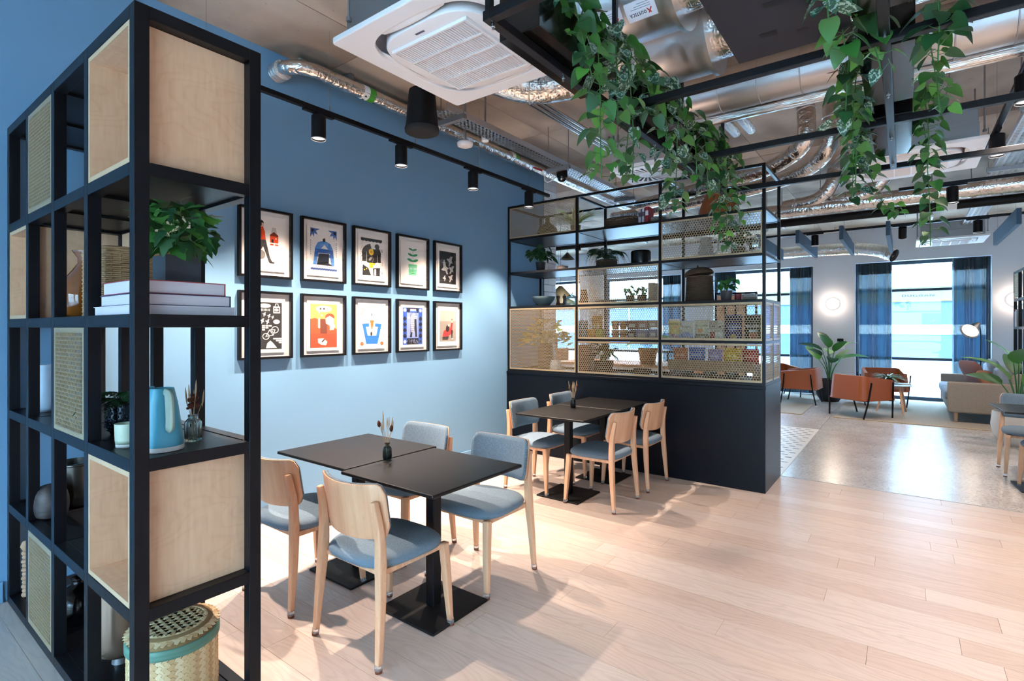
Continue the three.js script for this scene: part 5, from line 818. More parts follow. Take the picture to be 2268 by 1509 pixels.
flex('foil elbow rising from the long pipe, further along', [[8.2, 3.2, 3.2], [8.15, 3.24, 3.55], [8.1, 3.4, 3.74], [8.1, 3.6, 3.78]], 0.09);
flex('foil duct bending down above the far curtain', [[12.3, 3.08, -1], [12.3, 3.08, 2.6], [12.25, 3.05, 3.2], [12.1, 2.95, 3.6], [12.0, 2.84, 3.8]], 0.12, 70);
{ const o = thing('black_pipe', 'black insulated pipe crossing under the long foil pipe', 'pipe'); add('pipe', rod([8.52, 3.03, -3], [8.52, 3.03, 7], 0.055, 16), M.matte, o); const q = add('flow_band', rod([8.52, 3.03, 4.35], [8.52, 3.03, 4.47], 0.058, 20), M.white, o); add('green_band', rod([8.52, 3.03, 4.27], [8.52, 3.03, 4.35], 0.058, 20), std(0x3f9a2c, 0.5), o); }
for (const [k, z] of [[0, 2.58], [1, 2.72]]) { const o = thing('stub_pipe', k ? 'short foil-wrapped pipe stub behind the hanging frame, further from the wall' : 'short foil-wrapped pipe stub behind the hanging frame, nearer the wall', 'pipe'); add('pipe', rod([4.75, 3.47, z], [5.5, 3.44, z + 0.03], 0.045, 16), M.foil, o); add('end_cap', new THREE.SphereGeometry(0.045, 16, 8).translate(5.5, 3.44, z + 0.03), M.foil, o); add('hanger', [hang(5.0, z, 3.47)], M.galvDull, o); }
for (let k = 0; k < 3; k++) { const z = 1.28 + k * 0.055, o = thing('conduit', ['thin steel conduit, nearest the blue wall of three', 'thin steel conduit in the middle of three', 'thin steel conduit, furthest from the blue wall of three'][k], 'conduit', [0, 0, 0], 0, 'steel conduits'); add('tube', rod([3.1, 3.5, z], [9.2, 3.5, z], 0.016, 10), M.steel, o); for (const x of [3.6, 5.4]) add('saddle', box(x - 0.012, x + 0.012, 3.5, CEIL, z - 0.006, z + 0.006), M.galvDull, o); }
// round attenuators and the spiral duct
for (const [x, l] of [[2.72, 'fat galvanised duct silencer with a white sticker, nearer the viewer'], [3.33, 'fat galvanised duct silencer behind the stickered one']]) {
  const o = thing('duct_silencer', l, 'duct', [x, 3.36, 2.5], 0, 'duct silencers'); add('drum', rod([0, 0, 0.03], [0, 0, 0.5], 0.265, 48), M.galv, o); for (const z of [0.03, 0.5]) add('flange', rod([0, 0, z], [0, 0, z + 0.025], 0.285, 48), M.galv, o); add('foil_sleeve', tube([[0, 0, 0.5], [0, 0.01, 0.85], [0.02, 0, 1.3], [0.05, 0.02, 2.0]], 0.2, 40, 20), M.foil, o); add('strap', [box(-0.28, -0.275, 0, 0.3, 0.2, 0.23), box(0.275, 0.28, 0, 0.3, 0.2, 0.23)], M.galvDull, o);
  if (x < 3) {
    const st = canvasTexture(256, 128, (g) => { g.fillStyle = '#e6e6ee'; g.fillRect(0, 0, 256, 128); g.fillStyle = '#2a2c3c'; g.font = 'bold 34px sans-serif'; g.fillText('OUSTICA', 84, 56); ln(g, '#c8342c', 9, [[40, 60], [66, 30]]); ln(g, '#c8342c', 9, [[50, 30], [74, 58]]); for (let i = 0; i < 3; i++) rc(g, '#8f92a2', 40, 76 + i * 14, 170 - i * 30, 4); });
    const g = new THREE.PlaneGeometry(0.16, 0.1, 1, 8), p = g.attributes.position; for (let i = 0; i < p.count; i++) { const a = -0.62 + p.getY(i) / 0.267; p.setXYZ(i, 0.267 * Math.sin(a), -0.267 * Math.cos(a), -p.getX(i)); } g.computeVertexNormals();
    for (const z of [0.36, 0.18]) add('sticker', g.clone().translate(0, 0, z), std(0xffffff, 0.5, 0, { map: st }), o);
  }
}
{
  const o = thing('spiral_duct', 'long ribbed spiral duct crossing above the hanging frame', 'duct', [4.3, 3.37, 2.1]);
  add('duct', rod([0, 0, 0], [0, 0, 6.2], 0.165, 40), M.galv, o); for (let i = 0; i < 22; i++) add('seam', new THREE.TorusGeometry(0.166, 0.0045, 6, 40).translate(0, 0, 0.14 + i * 0.28), M.galv, o);
  add('red_tag', new THREE.ShapeGeometry(new THREE.Shape([new THREE.Vector2(0, 0), new THREE.Vector2(0.17, 0.0), new THREE.Vector2(0.17, 0.1)])).rotateX(-1.2).rotateY(-Math.PI / 2).translate(-0.12, -0.125, 1.42), std(0xc8281e, 0.5, 0, { side: THREE.DoubleSide }), o); add('foil_lagging', rod([0.1, -0.18, 0], [0.1, -0.18, 6], 0.04, 14), M.foil, o);
}
{ // swirl diffuser
  const o = thing('swirl_diffuser', 'square white ceiling diffuser with radial swirl vanes', 'diffuser', [5.24, 3.1, 1.82]);
  const f = new THREE.Shape(); f.moveTo(-0.3, -0.3); f.lineTo(0.3, -0.3); f.lineTo(0.3, 0.3); f.lineTo(-0.3, 0.3); for (let i = 0; i < 24; i++) { const h = new THREE.Path(), a = i / 24 * 6.283, c = Math.cos, s = Math.sin, P = (r, e) => [r * c(a + e), r * s(a + e)]; h.moveTo(...P(0.1, 0)); h.lineTo(...P(0.25, 0.16)); h.lineTo(...P(0.25, 0.3)); h.lineTo(...P(0.1, 0.2)); f.holes.push(h); }
  add('face_plate', new THREE.ExtrudeGeometry(f, { depth: 0.006, bevelEnabled: false }).rotateX(Math.PI / 2).translate(0, 0.006, 0), M.acWhite, o); add('plenum_box', [box(-0.29, 0.29, 0.29, 0.3, -0.29, 0.29), box(-0.29, -0.285, 0.05, 0.29, -0.29, 0.29), box(0.285, 0.29, 0.05, 0.29, -0.29, 0.29), box(-0.285, 0.285, 0.05, 0.29, -0.29, -0.285), box(-0.285, 0.285, 0.05, 0.29, 0.285, 0.29)], M.galv, o); add('rim', [box(-0.3, -0.29, 0.006, 0.05, -0.3, 0.3), box(0.29, 0.3, 0.006, 0.05, -0.3, 0.3), box(-0.29, 0.29, 0.006, 0.05, -0.3, -0.29), box(-0.29, 0.29, 0.006, 0.05, 0.29, 0.3)], M.acWhite, o);
  for (const a of [-0.24, 0.24]) for (const b of [-0.24, 0.24]) add('hanger_rod', cyl(0.005, 0.005, 0.3, CEIL - 3.1, a, b, 6), M.galvDull, o);
}
// hanging baffles of the lounge
[2.1, 2.66, 3.22, 3.77, 5.08, 5.63].forEach((z, i) => { const o = thing('acoustic_baffle', ['blue-grey acoustic baffle beside the shelving end', 'blue-grey acoustic baffle second from the shelving, before the spotlight', 'blue-grey acoustic baffle third from the shelving', 'blue-grey acoustic baffle seen nearly edge-on above the far window', 'blue-grey acoustic baffle at the picture edge, beyond the far cassette', 'blue-grey acoustic baffle cut off by the picture edge'][i], 'baffle', [9.95, 2.78, z], 0, 'acoustic baffles'); add('board', rbox(-1.05, 1.05, 0, 0.2, -0.025, 0.025, 0.004, 1), M.baffle, o); for (const x of [-0.8, 0.8]) add('wire', cyl(0.0015, 0.0015, 0.2, CEIL - 2.78, x, 0, 5), M.steel, o); });
for (const [x, z, l] of [[8.7, 2.5, 'short white batten light near the shelving end'], [9.2, 4.25, 'short white batten light by the cable tray']]) { const o = thing('batten', l, 'fitting', [x, 3.0, z]); add('body', rbox(-0.14, 0.14, 0, 0.035, -0.018, 0.018, 0.006, 1), M.acWhite, o); add('stem', cyl(0.006, 0.006, 0.035, CEIL - 3.0, -0.1, 0, 8), M.galvDull, o); }
// ---------------------------------------------------------------- hanging frame with planters and trailing vines
const HY = 2.6;
{
  const o = thing('hanging_frame', 'black steel frame hung from the ceiling carrying the planters', 'frame', [2.97, HY, 3.9]), p = 0.036, xs = [1.46, 2.48, 3.49, 4.48];
  for (const z of [2.757, 3.89, 5.03]) part('long_rail', rbox(1.46 - p / 2, 4.48 + p / 2, HY, HY + p, z - p / 2, z + p / 2, 0.003, 1), M.black, o);
  for (const x of xs) { part('cross_rail', rbox(x - p / 2, x + p / 2, HY, HY + p, 2.775, 5.03, 0.003, 1), M.black, o); for (const z of [2.757, 3.89, 5.03]) part('hanger', rbox(x - 0.012, x + 0.012, HY + p, CEIL, z - 0.012, z + 0.012, 0.002, 1), M.black, o); }
  for (const x of [1.46, 1.95, 2.4, 3.0, 3.7, 4.3]) for (const z of [2.757, 3.89]) part('bolt', [cyl(0.009, 0.009, HY - 0.01, HY, x + 0.02, z, 6), cyl(0.005, 0.005, HY - 0.022, HY - 0.008, x + 0.02, z, 8)], M.steel, o);
  strip(o);
  single('ceiling_board', 'dark matt panel lying on the hanging frame beside the silencers', 'panel', [rbox(1.5, 2.395, HY + 0.037, HY + 0.052, 3.38, 3.79, 0.003, 1)], std(0x20212a, 0.7));
  for (const [x, z, w] of [[2.2, 3.5, 0.06], [2.0, 3.55, 0.09], [2.25, 3.62, 0.04]]) single('tape_strip', w > 0.08 ? 'longest strip of black tape on the dark panel' : w > 0.05 ? 'medium strip of black tape on the dark panel' : 'shortest strip of black tape on the dark panel', 'tape', box(x, x + 0.035, HY + 0.0362, HY + 0.0368, z, z + w), M.black);
}
const troughSpots = []; [2.757, 3.89].forEach((z, i) => [[1.64, 2.29], [2.6, 3.26], [3.47, 4.26]].forEach(([a, b], j) => troughSpots.push([a, b, z, (i ? ['near', 'middle', 'far'][j] + ' planter trough of the row nearer the windows' : ['near', 'middle', 'far'][j] + ' planter trough of the row nearer the blue wall') + ', on the hanging frame'])));
for (const [a, b, z, l] of troughSpots) {
  const o = thing('planter_trough', l, 'planter', [(a + b) / 2, HY + 0.037, z], 0, 'black planter troughs'), w = (b - a) / 2, d = 0.095, t = 0.003, H = 0.17;
  add('bottom', rbox(-w, w, 0, 0.004, -d, d, 0.001, 1), M.gloss, o); for (const s of [-1, 1]) { add('side', rbox(-w, w, 0.0042, H, s * d - (s > 0 ? t : 0), s * d + (s > 0 ? 0 : t), 0.001, 1), M.gloss, o); add('end', rbox(s * w - (s > 0 ? t : 0), s * w + (s > 0 ? 0 : t), 0.0042, H, -d + t, d - t, 0.001, 1), M.gloss, o); }
  add('soil', box(-w + t, w - t, 0.01, H - 0.03, -d + t, d - t), M.soil, o);
}
function vine(label, pts, leaves, size, kinds, gap = 0.05) {
  const o = thing('trailing_vine', label, 'plant', pts[0], 0, 'trailing vines'), rel = pts.map((p) => p.map((v, i) => v - pts[0][i])), c = curve(rel);
  const twigs = [new THREE.TubeGeometry(c, 30, 0.0028, 6)]; leaves = Math.round(leaves * 1.6); size *= 1.22;
  for (let k = 0; k < leaves; k++) { const t = (k + 0.6) / leaves, p = c.getPoint(t), a = k * 2.5 + rr(-0.6, 0.6), out = V(Math.cos(a), rr(0.0, 0.5), Math.sin(a)), q = p.clone().add(out.clone().multiplyScalar(gap * rr(0.5, 1.3))); twigs.push(rod([p.x, p.y, p.z], [q.x, q.y, q.z], 0.0014, 4)); leaf(o, [q.x, q.y, q.z], [out.x, -rr(0.25, 1.5), out.z], size * rr(0.7, 1.2) * (1 - 0.35 * t), HEART, LEAF[kinds[Math.floor(rnd() * kinds.length)]], rr(-0.7, 0.7)); }
  add('stem', twigs, LEAF[0], o);
}
const K1 = [0, 1, 2, 0, 4, 1], K2 = [0, 1, 3, 2, 4], KV = [4, 1, 0, 4];
const T = HY + 0.19;
// wall-side row
vine('thick vine spilling over the near trough, top of the wall-side row', [[1.75, T, 2.82], [1.8, T + 0.05, 2.88], [1.88, T - 0.1, 2.9], [1.95, T - 0.25, 2.91]], 22, 0.085, K1);
vine('long vine trailing in front of the near trough, wall-side row', [[1.95, T, 2.82], [2.0, T + 0.03, 2.88], [2.03, T - 0.2, 2.9], [2.04, T - 0.42, 2.9], [2.05, T - 0.64, 2.9]], 34, 0.08, K1);
vine('vine with marbled leaves hanging at the end of the near trough', [[2.1, T, 2.82], [2.15, T + 0.03, 2.9], [2.16, T - 0.18, 2.92], [2.15, T - 0.36, 2.93]], 20, 0.08, KV);
vine('slender vine dangling between near and middle troughs', [[2.26, T, 2.8], [2.3, T + 0.02, 2.88], [2.34, T - 0.2, 2.91], [2.36, T - 0.42, 2.91], [2.33, T - 0.6, 2.92]], 20, 0.075, K1);
vine('bushy vine heaped over the near trough rim', [[2.2, T, 2.74], [2.3, T + 0.1, 2.8], [2.45, T + 0.04, 2.88], [2.58, T - 0.06, 2.9]], 24, 0.085, K1);
vine('vine crossing the frame corner towards the middle trough', [[2.62, T, 2.78], [2.6, T + 0.06, 2.86], [2.55, T - 0.12, 2.92], [2.52, T - 0.22, 2.93]], 18, 0.08, K2);
vine('marbled vine over the start of the middle trough', [[2.75, T, 2.8], [2.78, T + 0.04, 2.88], [2.82, T - 0.14, 2.9], [2.82, T - 0.32, 2.9], [2.8, T - 0.44, 2.9]], 24, 0.075, KV);
vine('long vine hanging low from the middle trough, wall-side row', [[3.0, T, 2.8], [3.05, T + 0.03, 2.87], [3.05, T - 0.22, 2.88], [3.03, T - 0.45, 2.88], [3.0, T - 0.62, 2.88]], 32, 0.075, K2);
vine('vine curling left under the middle trough', [[2.9, T, 2.72], [2.92, T + 0.02, 2.66], [2.9, T - 0.22, 2.63], [2.86, T - 0.42, 2.62]], 18, 0.07, K1);
vine('vine at the far end of the middle trough, wall-side row', [[3.2, T, 2.8], [3.26, T + 0.05, 2.87], [3.32, T - 0.15, 2.9], [3.36, T - 0.35, 2.9]], 22, 0.08, K2);
vine('vine spilling at the start of the far trough, wall-side row', [[3.5, T, 2.8], [3.52, T + 0.05, 2.87], [3.56, T - 0.15, 2.9], [3.58, T - 0.4, 2.9]], 24, 0.08, K2);
vine('long vine over the open shelving, far trough of the wall-side row', [[3.85, T, 2.8], [3.9, T + 0.03, 2.87], [3.92, T - 0.2, 2.88], [3.94, T - 0.42, 2.88], [3.96, T - 0.6, 2.88]], 34, 0.075, K2);
vine('lowest vine, ending in front of the upper honeycomb panel', [[4.05, T, 2.8], [4.1, T + 0.03, 2.86], [4.12, T - 0.25, 2.88], [4.12, T - 0.5, 2.88], [4.12, T - 0.72, 2.88]], 30, 0.075, KV);
vine('yellowish vine at the far end of the wall-side row', [[4.2, T, 2.8], [4.27, T + 0.02, 2.87], [4.3, T - 0.2, 2.91], [4.32, T - 0.5, 2.93]], 22, 0.07, [2, 0, 2]);
vine('bushy vine topping the far trough, wall-side row', [[3.65, T, 2.76], [3.75, T + 0.12, 2.8], [3.9, T + 0.06, 2.86], [4.02, T - 0.04, 2.9]], 24, 0.085, K2);
// window-side row
vine('vine spilling on the wall side of the near trough, window-side row', [[1.95, T, 3.82], [2.0, T + 0.03, 3.76], [2.05, T - 0.1, 3.74], [2.1, T - 0.22, 3.74]], 20, 0.085, KV);
vine('vine with broad leaves on the near trough end, window-side row', [[2.22, T, 3.82], [2.28, T + 0.03, 3.77], [2.34, T - 0.12, 3.76], [2.4, T - 0.24, 3.77]], 18, 0.095, K1);
vine('bright vine dangling under the gap of the window-side row', [[2.3, T, 3.86], [2.4, T + 0.04, 3.83], [2.48, T - 0.14, 3.85], [2.5, T - 0.3, 3.88]], 14, 0.085, [0, 2, 4]);
vine('broad-leaved vine over the outer side of the near trough, window-side row', [[2.0, T, 3.97], [2.02, T + 0.04, 4.03], [2.05, T - 0.08, 4.07], [2.08, T - 0.2, 4.1]], 24, 0.1, [1, 3, 0, 1]);
vine('vine reaching out sideways at the picture top', [[1.9, T, 3.97], [1.92, T + 0.04, 4.06], [1.94, T - 0.02, 4.15], [1.96, T - 0.12, 4.2]], 18, 0.1, [1, 4, 3, 0]);
vine('dark vine on the outer side between near and middle troughs', [[2.35, T, 3.97], [2.4, T + 0.02, 4.02], [2.45, T - 0.14, 4.05], [2.5, T - 0.3, 4.05]], 22, 0.09, [1, 3, 3]);
vine('dark vine inside the middle trough, window-side row', [[2.75, T, 3.82], [2.8, T + 0.03, 3.77], [2.85, T - 0.16, 3.74], [2.88, T - 0.36, 3.73]], 24, 0.08, [3, 1, 4]);
vine('vine hanging inside the middle trough end, window-side row', [[3.1, T, 3.82], [3.16, T + 0.03, 3.77], [3.2, T - 0.18, 3.74], [3.22, T - 0.42, 3.74]], 26, 0.08, K2);
vine('long vine on the outer side of the middle trough, window-side row', [[2.9, T, 3.97], [2.95, T + 0.02, 4.02], [3.0, T - 0.15, 4.06], [3.05, T - 0.32, 4.08]], 22, 0.08, [0, 1, 2]);
vine('vine on the inner side of the far trough, window-side row', [[3.55, T, 3.82], [3.6, T + 0.03, 3.76], [3.64, T - 0.2, 3.73], [3.68, T - 0.45, 3.72]], 28, 0.08, K2);
vine('bushy vine under the far trough, window-side row', [[3.85, T, 3.82], [3.9, T + 0.02, 3.75], [3.95, T - 0.22, 3.7], [3.98, T - 0.48, 3.68]], 28, 0.08, K2);
vine('vine curling beneath the far end of the window-side row', [[4.15, T, 3.82], [4.22, T, 3.76], [4.26, T - 0.22, 3.76], [4.28, T - 0.46, 3.84], [4.3, T - 0.54, 3.92]], 24, 0.07, K1);
vine('vine wrapping the outer end of the far trough, window-side row', [[3.7, T, 3.97], [3.76, T + 0.02, 4.03], [3.82, T - 0.16, 4.06], [3.9, T - 0.36, 4.06]], 26, 0.07, [0, 2, 1]);
vine('longest dangling vine, reaching down in front of the far windows', [[4.05, T, 3.96], [4.1, T, 4.03], [4.13, T - 0.25, 4.06], [4.15, T - 0.5, 4.075], [4.16, T - 0.78, 4.08]], 30, 0.075, [1, 3, 0]);
// ---------------------------------------------------------------- lounge
function rug(label, x0, x1, z0, z1) { const o = thing('woven_rug', label, 'rug', [(x0 + x1) / 2, 0, (z0 + z1) / 2]), a = (x1 - x0) / 2, b = (z1 - z0) / 2; add('pile', rbox(-a, a, 0.0005, 0.011, -b, b, 0.005, 1), M.rug, o); add('binding', [rbox(-a - 0.006, -a + 0.008, 0.0005, 0.013, -b, b, 0.005, 1), rbox(a - 0.008, a + 0.006, 0.0005, 0.013, -b, b, 0.005, 1)], std(0xb9a88f, 1), o); }
rug('woven beige rug under the sofa and orange armchair', 10.28, 13.3, 3.0, 5.35);
rug('woven beige rug under the armchairs nearer the shelving', 10.28, 13.3, 0.2, 2.53);
function armchair(label, x, z, turn, y = 0.012) {
  const o = thing('tub_armchair', label, 'armchair', [x, y, z], turn, 'tan leather tub armchairs'), W = 0.34, D = 0.31, T = 0.05;
  const wall = (grow, y0, y1, drop) => { // U-shaped shell, open at +z, rim falling to the front
    const path = []; for (let i = 0; i <= 10; i++) path.push([-W, D - (D * 1.6) * i / 10]); for (let i = 1; i <= 8; i++) { const a = Math.PI + i / 8 * Math.PI / 2; path.push([-W + 0.13 + 0.13 * Math.cos(a), -D * 0.6 + 0.13 * Math.sin(a)]); } for (let i = 1; i <= 8; i++) path.push([-W + 0.13 + (2 * W - 0.26) * i / 8, -D * 0.6 - 0.13]); for (let i = 1; i <= 8; i++) { const a = Math.PI * 1.5 + i / 8 * Math.PI / 2; path.push([W - 0.13 + 0.13 * Math.cos(a), -D * 0.6 + 0.13 * Math.sin(a)]); } for (let i = 1; i <= 10; i++) path.push([W, -D * 0.6 + (D * 1.6) * i / 10]);
    const pos = [], idx = [], n = path.length, rows = 5, nor = path.map((p, i) => { const a = path[Math.max(0, i - 1)], b = path[Math.min(n - 1, i + 1)], dx = b[0] - a[0], dz = b[1] - a[1], l = Math.hypot(dx, dz); return [dz / l, -dx / l]; });
    for (const s of [1, 0]) path.forEach((p, i) => { const k = (p[1] + D) / (2 * D), top = y1 - drop * Math.max(0, k), out = s ? grow + T / 2 : grow - T / 2; for (let j = 0; j <= rows; j++) { const v = j / rows, f = 0.035 * v; pos.push(p[0] - nor[i][0] * -(out + f) * -1 * -1, y0 + (top - y0) * v, p[1] - nor[i][1] * (out + f) * 1); } });
    for (let q = 0; q < 2 * n; q++) { const i = q % n, s = q < n; const p = path[i]; for (let j = 0; j <= rows; j++) { const at = (q * (rows + 1) + j) * 3, f = 0.035 * j / rows, off = (s ? grow + T / 2 : grow - T / 2) + f; pos[at] = p[0] - nor[i][0] * off; pos[at + 2] = p[1] - nor[i][1] * off; } }
    const at = (s, i, j) => (s * n + i) * (rows + 1) + j, Q = (a, b, c, d) => idx.push(a, b, c, b, d, c);
    for (let i = 0; i < n - 1; i++) { for (let j = 0; j < rows; j++) { Q(at(0, i, j), at(0, i, j + 1), at(0, i + 1, j), at(0, i + 1, j + 1)); Q(at(1, i, j), at(1, i + 1, j), at(1, i, j + 1), at(1, i + 1, j + 1)); } Q(at(0, i, rows), at(1, i, rows), at(0, i + 1, rows), at(1, i + 1, rows)); Q(at(0, i, 0), at(0, i + 1, 0), at(1, i, 0), at(1, i + 1, 0)); }
    for (const i of [0, n - 1]) for (let j = 0; j < rows; j++) Q(at(0, i, j), at(1, i, j), at(0, i, j + 1), at(1, i, j + 1));
    const g = new THREE.BufferGeometry(); g.setAttribute('position', new THREE.Float32BufferAttribute(pos, 3)); g.setIndex(idx); return g.toNonIndexed();
  };
  const shell = wall(0, 0.3, 0.7, 0.07); shell.computeVertexNormals(); add('tub_shell', shell, M.leather, o);
  add('seat_cushion', rbox(-W + 0.03, W - 0.03, 0.31, 0.43, -D + 0.02, D + 0.01, 0.03, 3), M.leatherLight, o); add('seat_base', rbox(-W + 0.02, W - 0.02, 0.285, 0.315, -D, D, 0.01, 1), M.leather, o);
  for (const [sx, sz] of [[-1, -1], [1, -1], [-1, 1], [1, 1]]) add('leg', limb([[sx * (W - 0.02), 0, sz * 0.31], [sx * (W + 0.025), 0.3, sz * 0.26], [sx * (W + 0.055), 0.6, sz * 0.23]], [0.011, 0.012, 0.011], 8), M.black, o);
  add('leg_frame', [rod([-W - 0.02, 0.29, -0.25], [W + 0.02, 0.29, -0.25], 0.009, 8), rod([-W - 0.02, 0.29, 0.25], [W + 0.02, 0.29, 0.25], 0.009, 8)], M.black, o);
}
armchair('bright orange-tan leather tub armchair with its back to us, beside the round side table', 10.68, 3.35, 0.927);
armchair('tan leather tub armchair by the window, facing us behind the side table plant', 12.5, 3.62, -Math.PI / 2 + 0.15);
armchair('tan leather tub armchair seen from the side, next to the black plant pot', 11.88, 2.3, Math.PI - 0.05);
armchair('tan leather tub armchair half hidden by the navy counter, facing us', 12.75, 1.72, -Math.PI / 2 + 0.7);
{
  const o = thing('side_table', 'small round grey-topped side table with splayed wooden legs', 'table', [11.45, 0.012, 3.82]); add('tabletop', lathe([[0, 0.478], [0.262, 0.478], [0.27, 0.484], [0.266, 0.492], [0, 0.492]], 48), std(0x9fb0bf, 0.4), o);
  for (let i = 0; i < 3; i++) { const a = i * 2.094 + 0.6; add('leg', limb([[Math.cos(a) * 0.27, 0, Math.sin(a) * 0.27], [Math.cos(a) * 0.15, 0.478, Math.sin(a) * 0.15]], [0.014, 0.02], 8), M.beech, o); }
  const p = thing('table_succulent', 'grey-green strappy plant in a black pot on the side table', 'plant', [11.38, 0.505, 3.72]); add('pot', lathe([[0, 0], [0.075, 0], [0.095, 0.06], [0.08, 0.12], [0.07, 0.12], [0, 0.1]], 28), M.black, p); const ms = [leafMat(0x8fb09a), leafMat(0x5f8c6a)]; for (let i = 0; i < 46; i++) { const a = i * 2.4; leaf(p, [Math.cos(a) * 0.02, 0.11, Math.sin(a) * 0.02], [Math.cos(a), rr(0.3, 1.3), Math.sin(a)], rr(0.18, 0.28), BLADE, ms[i % 2], rr(-0.4, 0.4)); }
  const b = thing('magazine', 'thin pale book lying beside the side table plant', 'book', [11.55, 0.505, 3.92], 0.3); add('pages', box(-0.08, 0.08, 0.002, 0.016, -0.11, 0.11), M.paper, b); add('cover', [box(-0.082, 0.082, 0, 0.002, -0.112, 0.112), box(-0.082, 0.082, 0.016, 0.018, -0.112, 0.112)], std(0x8fa3b8, 0.5), b);
}
{
  const o = thing('sofa', 'grey-beige two-seat sofa with blue-grey seat cushions, end-on to us', 'sofa', [11.85, 0.012, 4.97]);
  add('base', rbox(-0.96, 0.96, 0.16, 0.33, -0.46, 0.44, 0.03, 3), M.linen, o); for (const s of [-1, 1]) add('arm', rbox(s * 0.97 - 0.05, s * 0.97 + 0.05, 0.15, 0.635, -0.47, 0.46, 0.03, 3), M.linen, o);
  add('backrest', rbox(-0.92, 0.92, 0.34, 0.78, 0.28, 0.46, 0.06, 4), M.linen, o); for (const s of [-1, 1]) { add('seat_cushion', rbox(s * 0.46 - 0.45, s * 0.46 + 0.45, 0.335, 0.49, -0.5, 0.3, 0.05, 4), M.linenBlue, o); add('back_cushion', rbox(s * 0.46 - 0.44, s * 0.46 + 0.44, 0.5, 0.88, 0.12, 0.3, 0.07, 4), M.linenBlue, o); }
  for (const sx of [-0.9, 0.9]) for (const sz of [-0.36, 0.36]) add('leg', limb([[sx, 0, sz], [sx, 0.16, sz]], [0.022, 0.028], 10), M.beech, o);
  const pillow = (label, at, w, turn, tilt, m) => { const g = rings(squircle(w, w, 5), [[0, 0.07], [0.5, 0.066], [0.8, 0.048], [0.95, 0.02], [1, 0], [0.95, -0.02], [0.8, -0.048], [0.5, -0.066], [0, -0.07]], 40).rotateX(Math.PI / 2 + tilt); single('scatter_cushion', label, 'cushion', g, m, at, turn, 'sofa cushions'); };
  pillow('large dusty-pink cushion propped on the sofa', [11.45, 0.76, 4.86], 0.23, 0.5, -0.45, M.pink); pillow('small terracotta cushion on the sofa beside the arm', [11.1, 0.68, 5.0], 0.17, -0.5, -0.5, std(0x935f45, 0.9)); pillow('pale blue-grey cushion behind the pink one', [11.5, 0.79, 5.14], 0.22, 0.1, -0.3, M.linenBlue);
}
// broad-leaved plants
function paradise(label, at, pot, potH, n, h, size, mats, white) {
  const o = thing('broad_leaf_plant', label, 'plant', at);
  add('pot', lathe([[0, 0], [pot * 0.62, 0], [pot * 0.92, potH * 0.3], [pot, potH * 0.6], [pot * 0.94, potH], [pot * 0.84, potH], [pot * 0.82, potH * 0.85], [0, potH * 0.85]], 40), white ? std(0xd8d0c6, 0.6) : std(0x1c2128, 0.6), o); add('soil', cyl(pot * 0.8, pot * 0.8, potH * 0.84, potH * 0.87, 0, 0, 24), M.soil, o);
  for (let i = 0; i < n; i++) { const a = i * 2.4 + 0.5, k = (i + 1) / n, r = size * (0.2 + 0.5 * (1 - k)) * rr(0.7, 1.1), y = potH + h * (0.35 + 0.65 * k) * rr(0.9, 1.05), x = Math.cos(a) * r, z = Math.sin(a) * r; add('stalk', limb([[x * 0.08, potH * 0.8, z * 0.08], [x * 0.4, (potH + y) / 2, z * 0.4], [x, y, z]], [0.011, 0.009, 0.006], 6), LEAF[0], o); leaf(o, [x, y, z], [Math.cos(a), rr(0.4, 1.5), Math.sin(a)], size * rr(0.95, 1.25), PADDLE, mats[i % mats.length], rr(-0.6, 0.6)); }
}
const PADDLE = leafGeo([[0.01, 0], [0.12, 0.08], [0.2, 0.24], [0.225, 0.42], [0.2, 0.64], [0.13, 0.84], [0.05, 0.96], [0, 1]], 0.28, 0.35);
paradise('tall bird-of-paradise plant in a black pot between the windows', [12.55, 0, 2.72], 0.26, 0.45, 11, 0.75, 0.42, [LEAF[0], LEAF[1], LEAF[2]]);
paradise('large leafy plant in a rounded white pot behind the picture-edge table', [9.25, 0, 5.12], 0.27, 0.42, 12, 0.72, 0.4, [LEAF[0], LEAF[2], LEAF[1]], true);
{ // floor lamp with cone head
  const o = thing('floor_lamp', 'black floor lamp with a tilted glowing cone shade behind the sofa', 'lamp', [13.18, 0, 5.1]); add('base', lathe([[0, 0], [0.13, 0], [0.13, 0.015], [0.02, 0.022], [0, 0.022]], 32), M.black, o); add('pole', tube([[0, 0.02, 0], [0, 0.9, 0], [0, 1.4, 0], [-0.01, 1.57, -0.02]], 0.011, 30, 8), M.black, o);
  const q = new THREE.Quaternion().setFromUnitVectors(V(0, -1, 0), V(-0.72, -0.5, -0.5).normalize()), place = (g) => g.applyQuaternion(q).translate(-0.01, 1.6, -0.02);
  add('shade', place(lathe([[0, 0.005], [0.02, 0], [0.15, -0.32], [0.146, -0.32], [0.018, -0.012], [0, -0.012]], 40)), M.black, o);
  add('bulb', place(new THREE.SphereGeometry(0.13, 28, 16).scale(1, 0.32, 1).translate(0, -0.29, 0)), new THREE.MeshStandardMaterial({ color: 0xfff8f0, emissive: 0xfff6ea, emissiveIntensity: 2 }), o);
  const l = new THREE.PointLight(0xffe6cc, 0.5); l.position.copy(V(0, -0.29, 0).applyQuaternion(q).add(V(-0.01, 1.6, -0.02))); l.shadow.radius = 3; o.add(l);
}
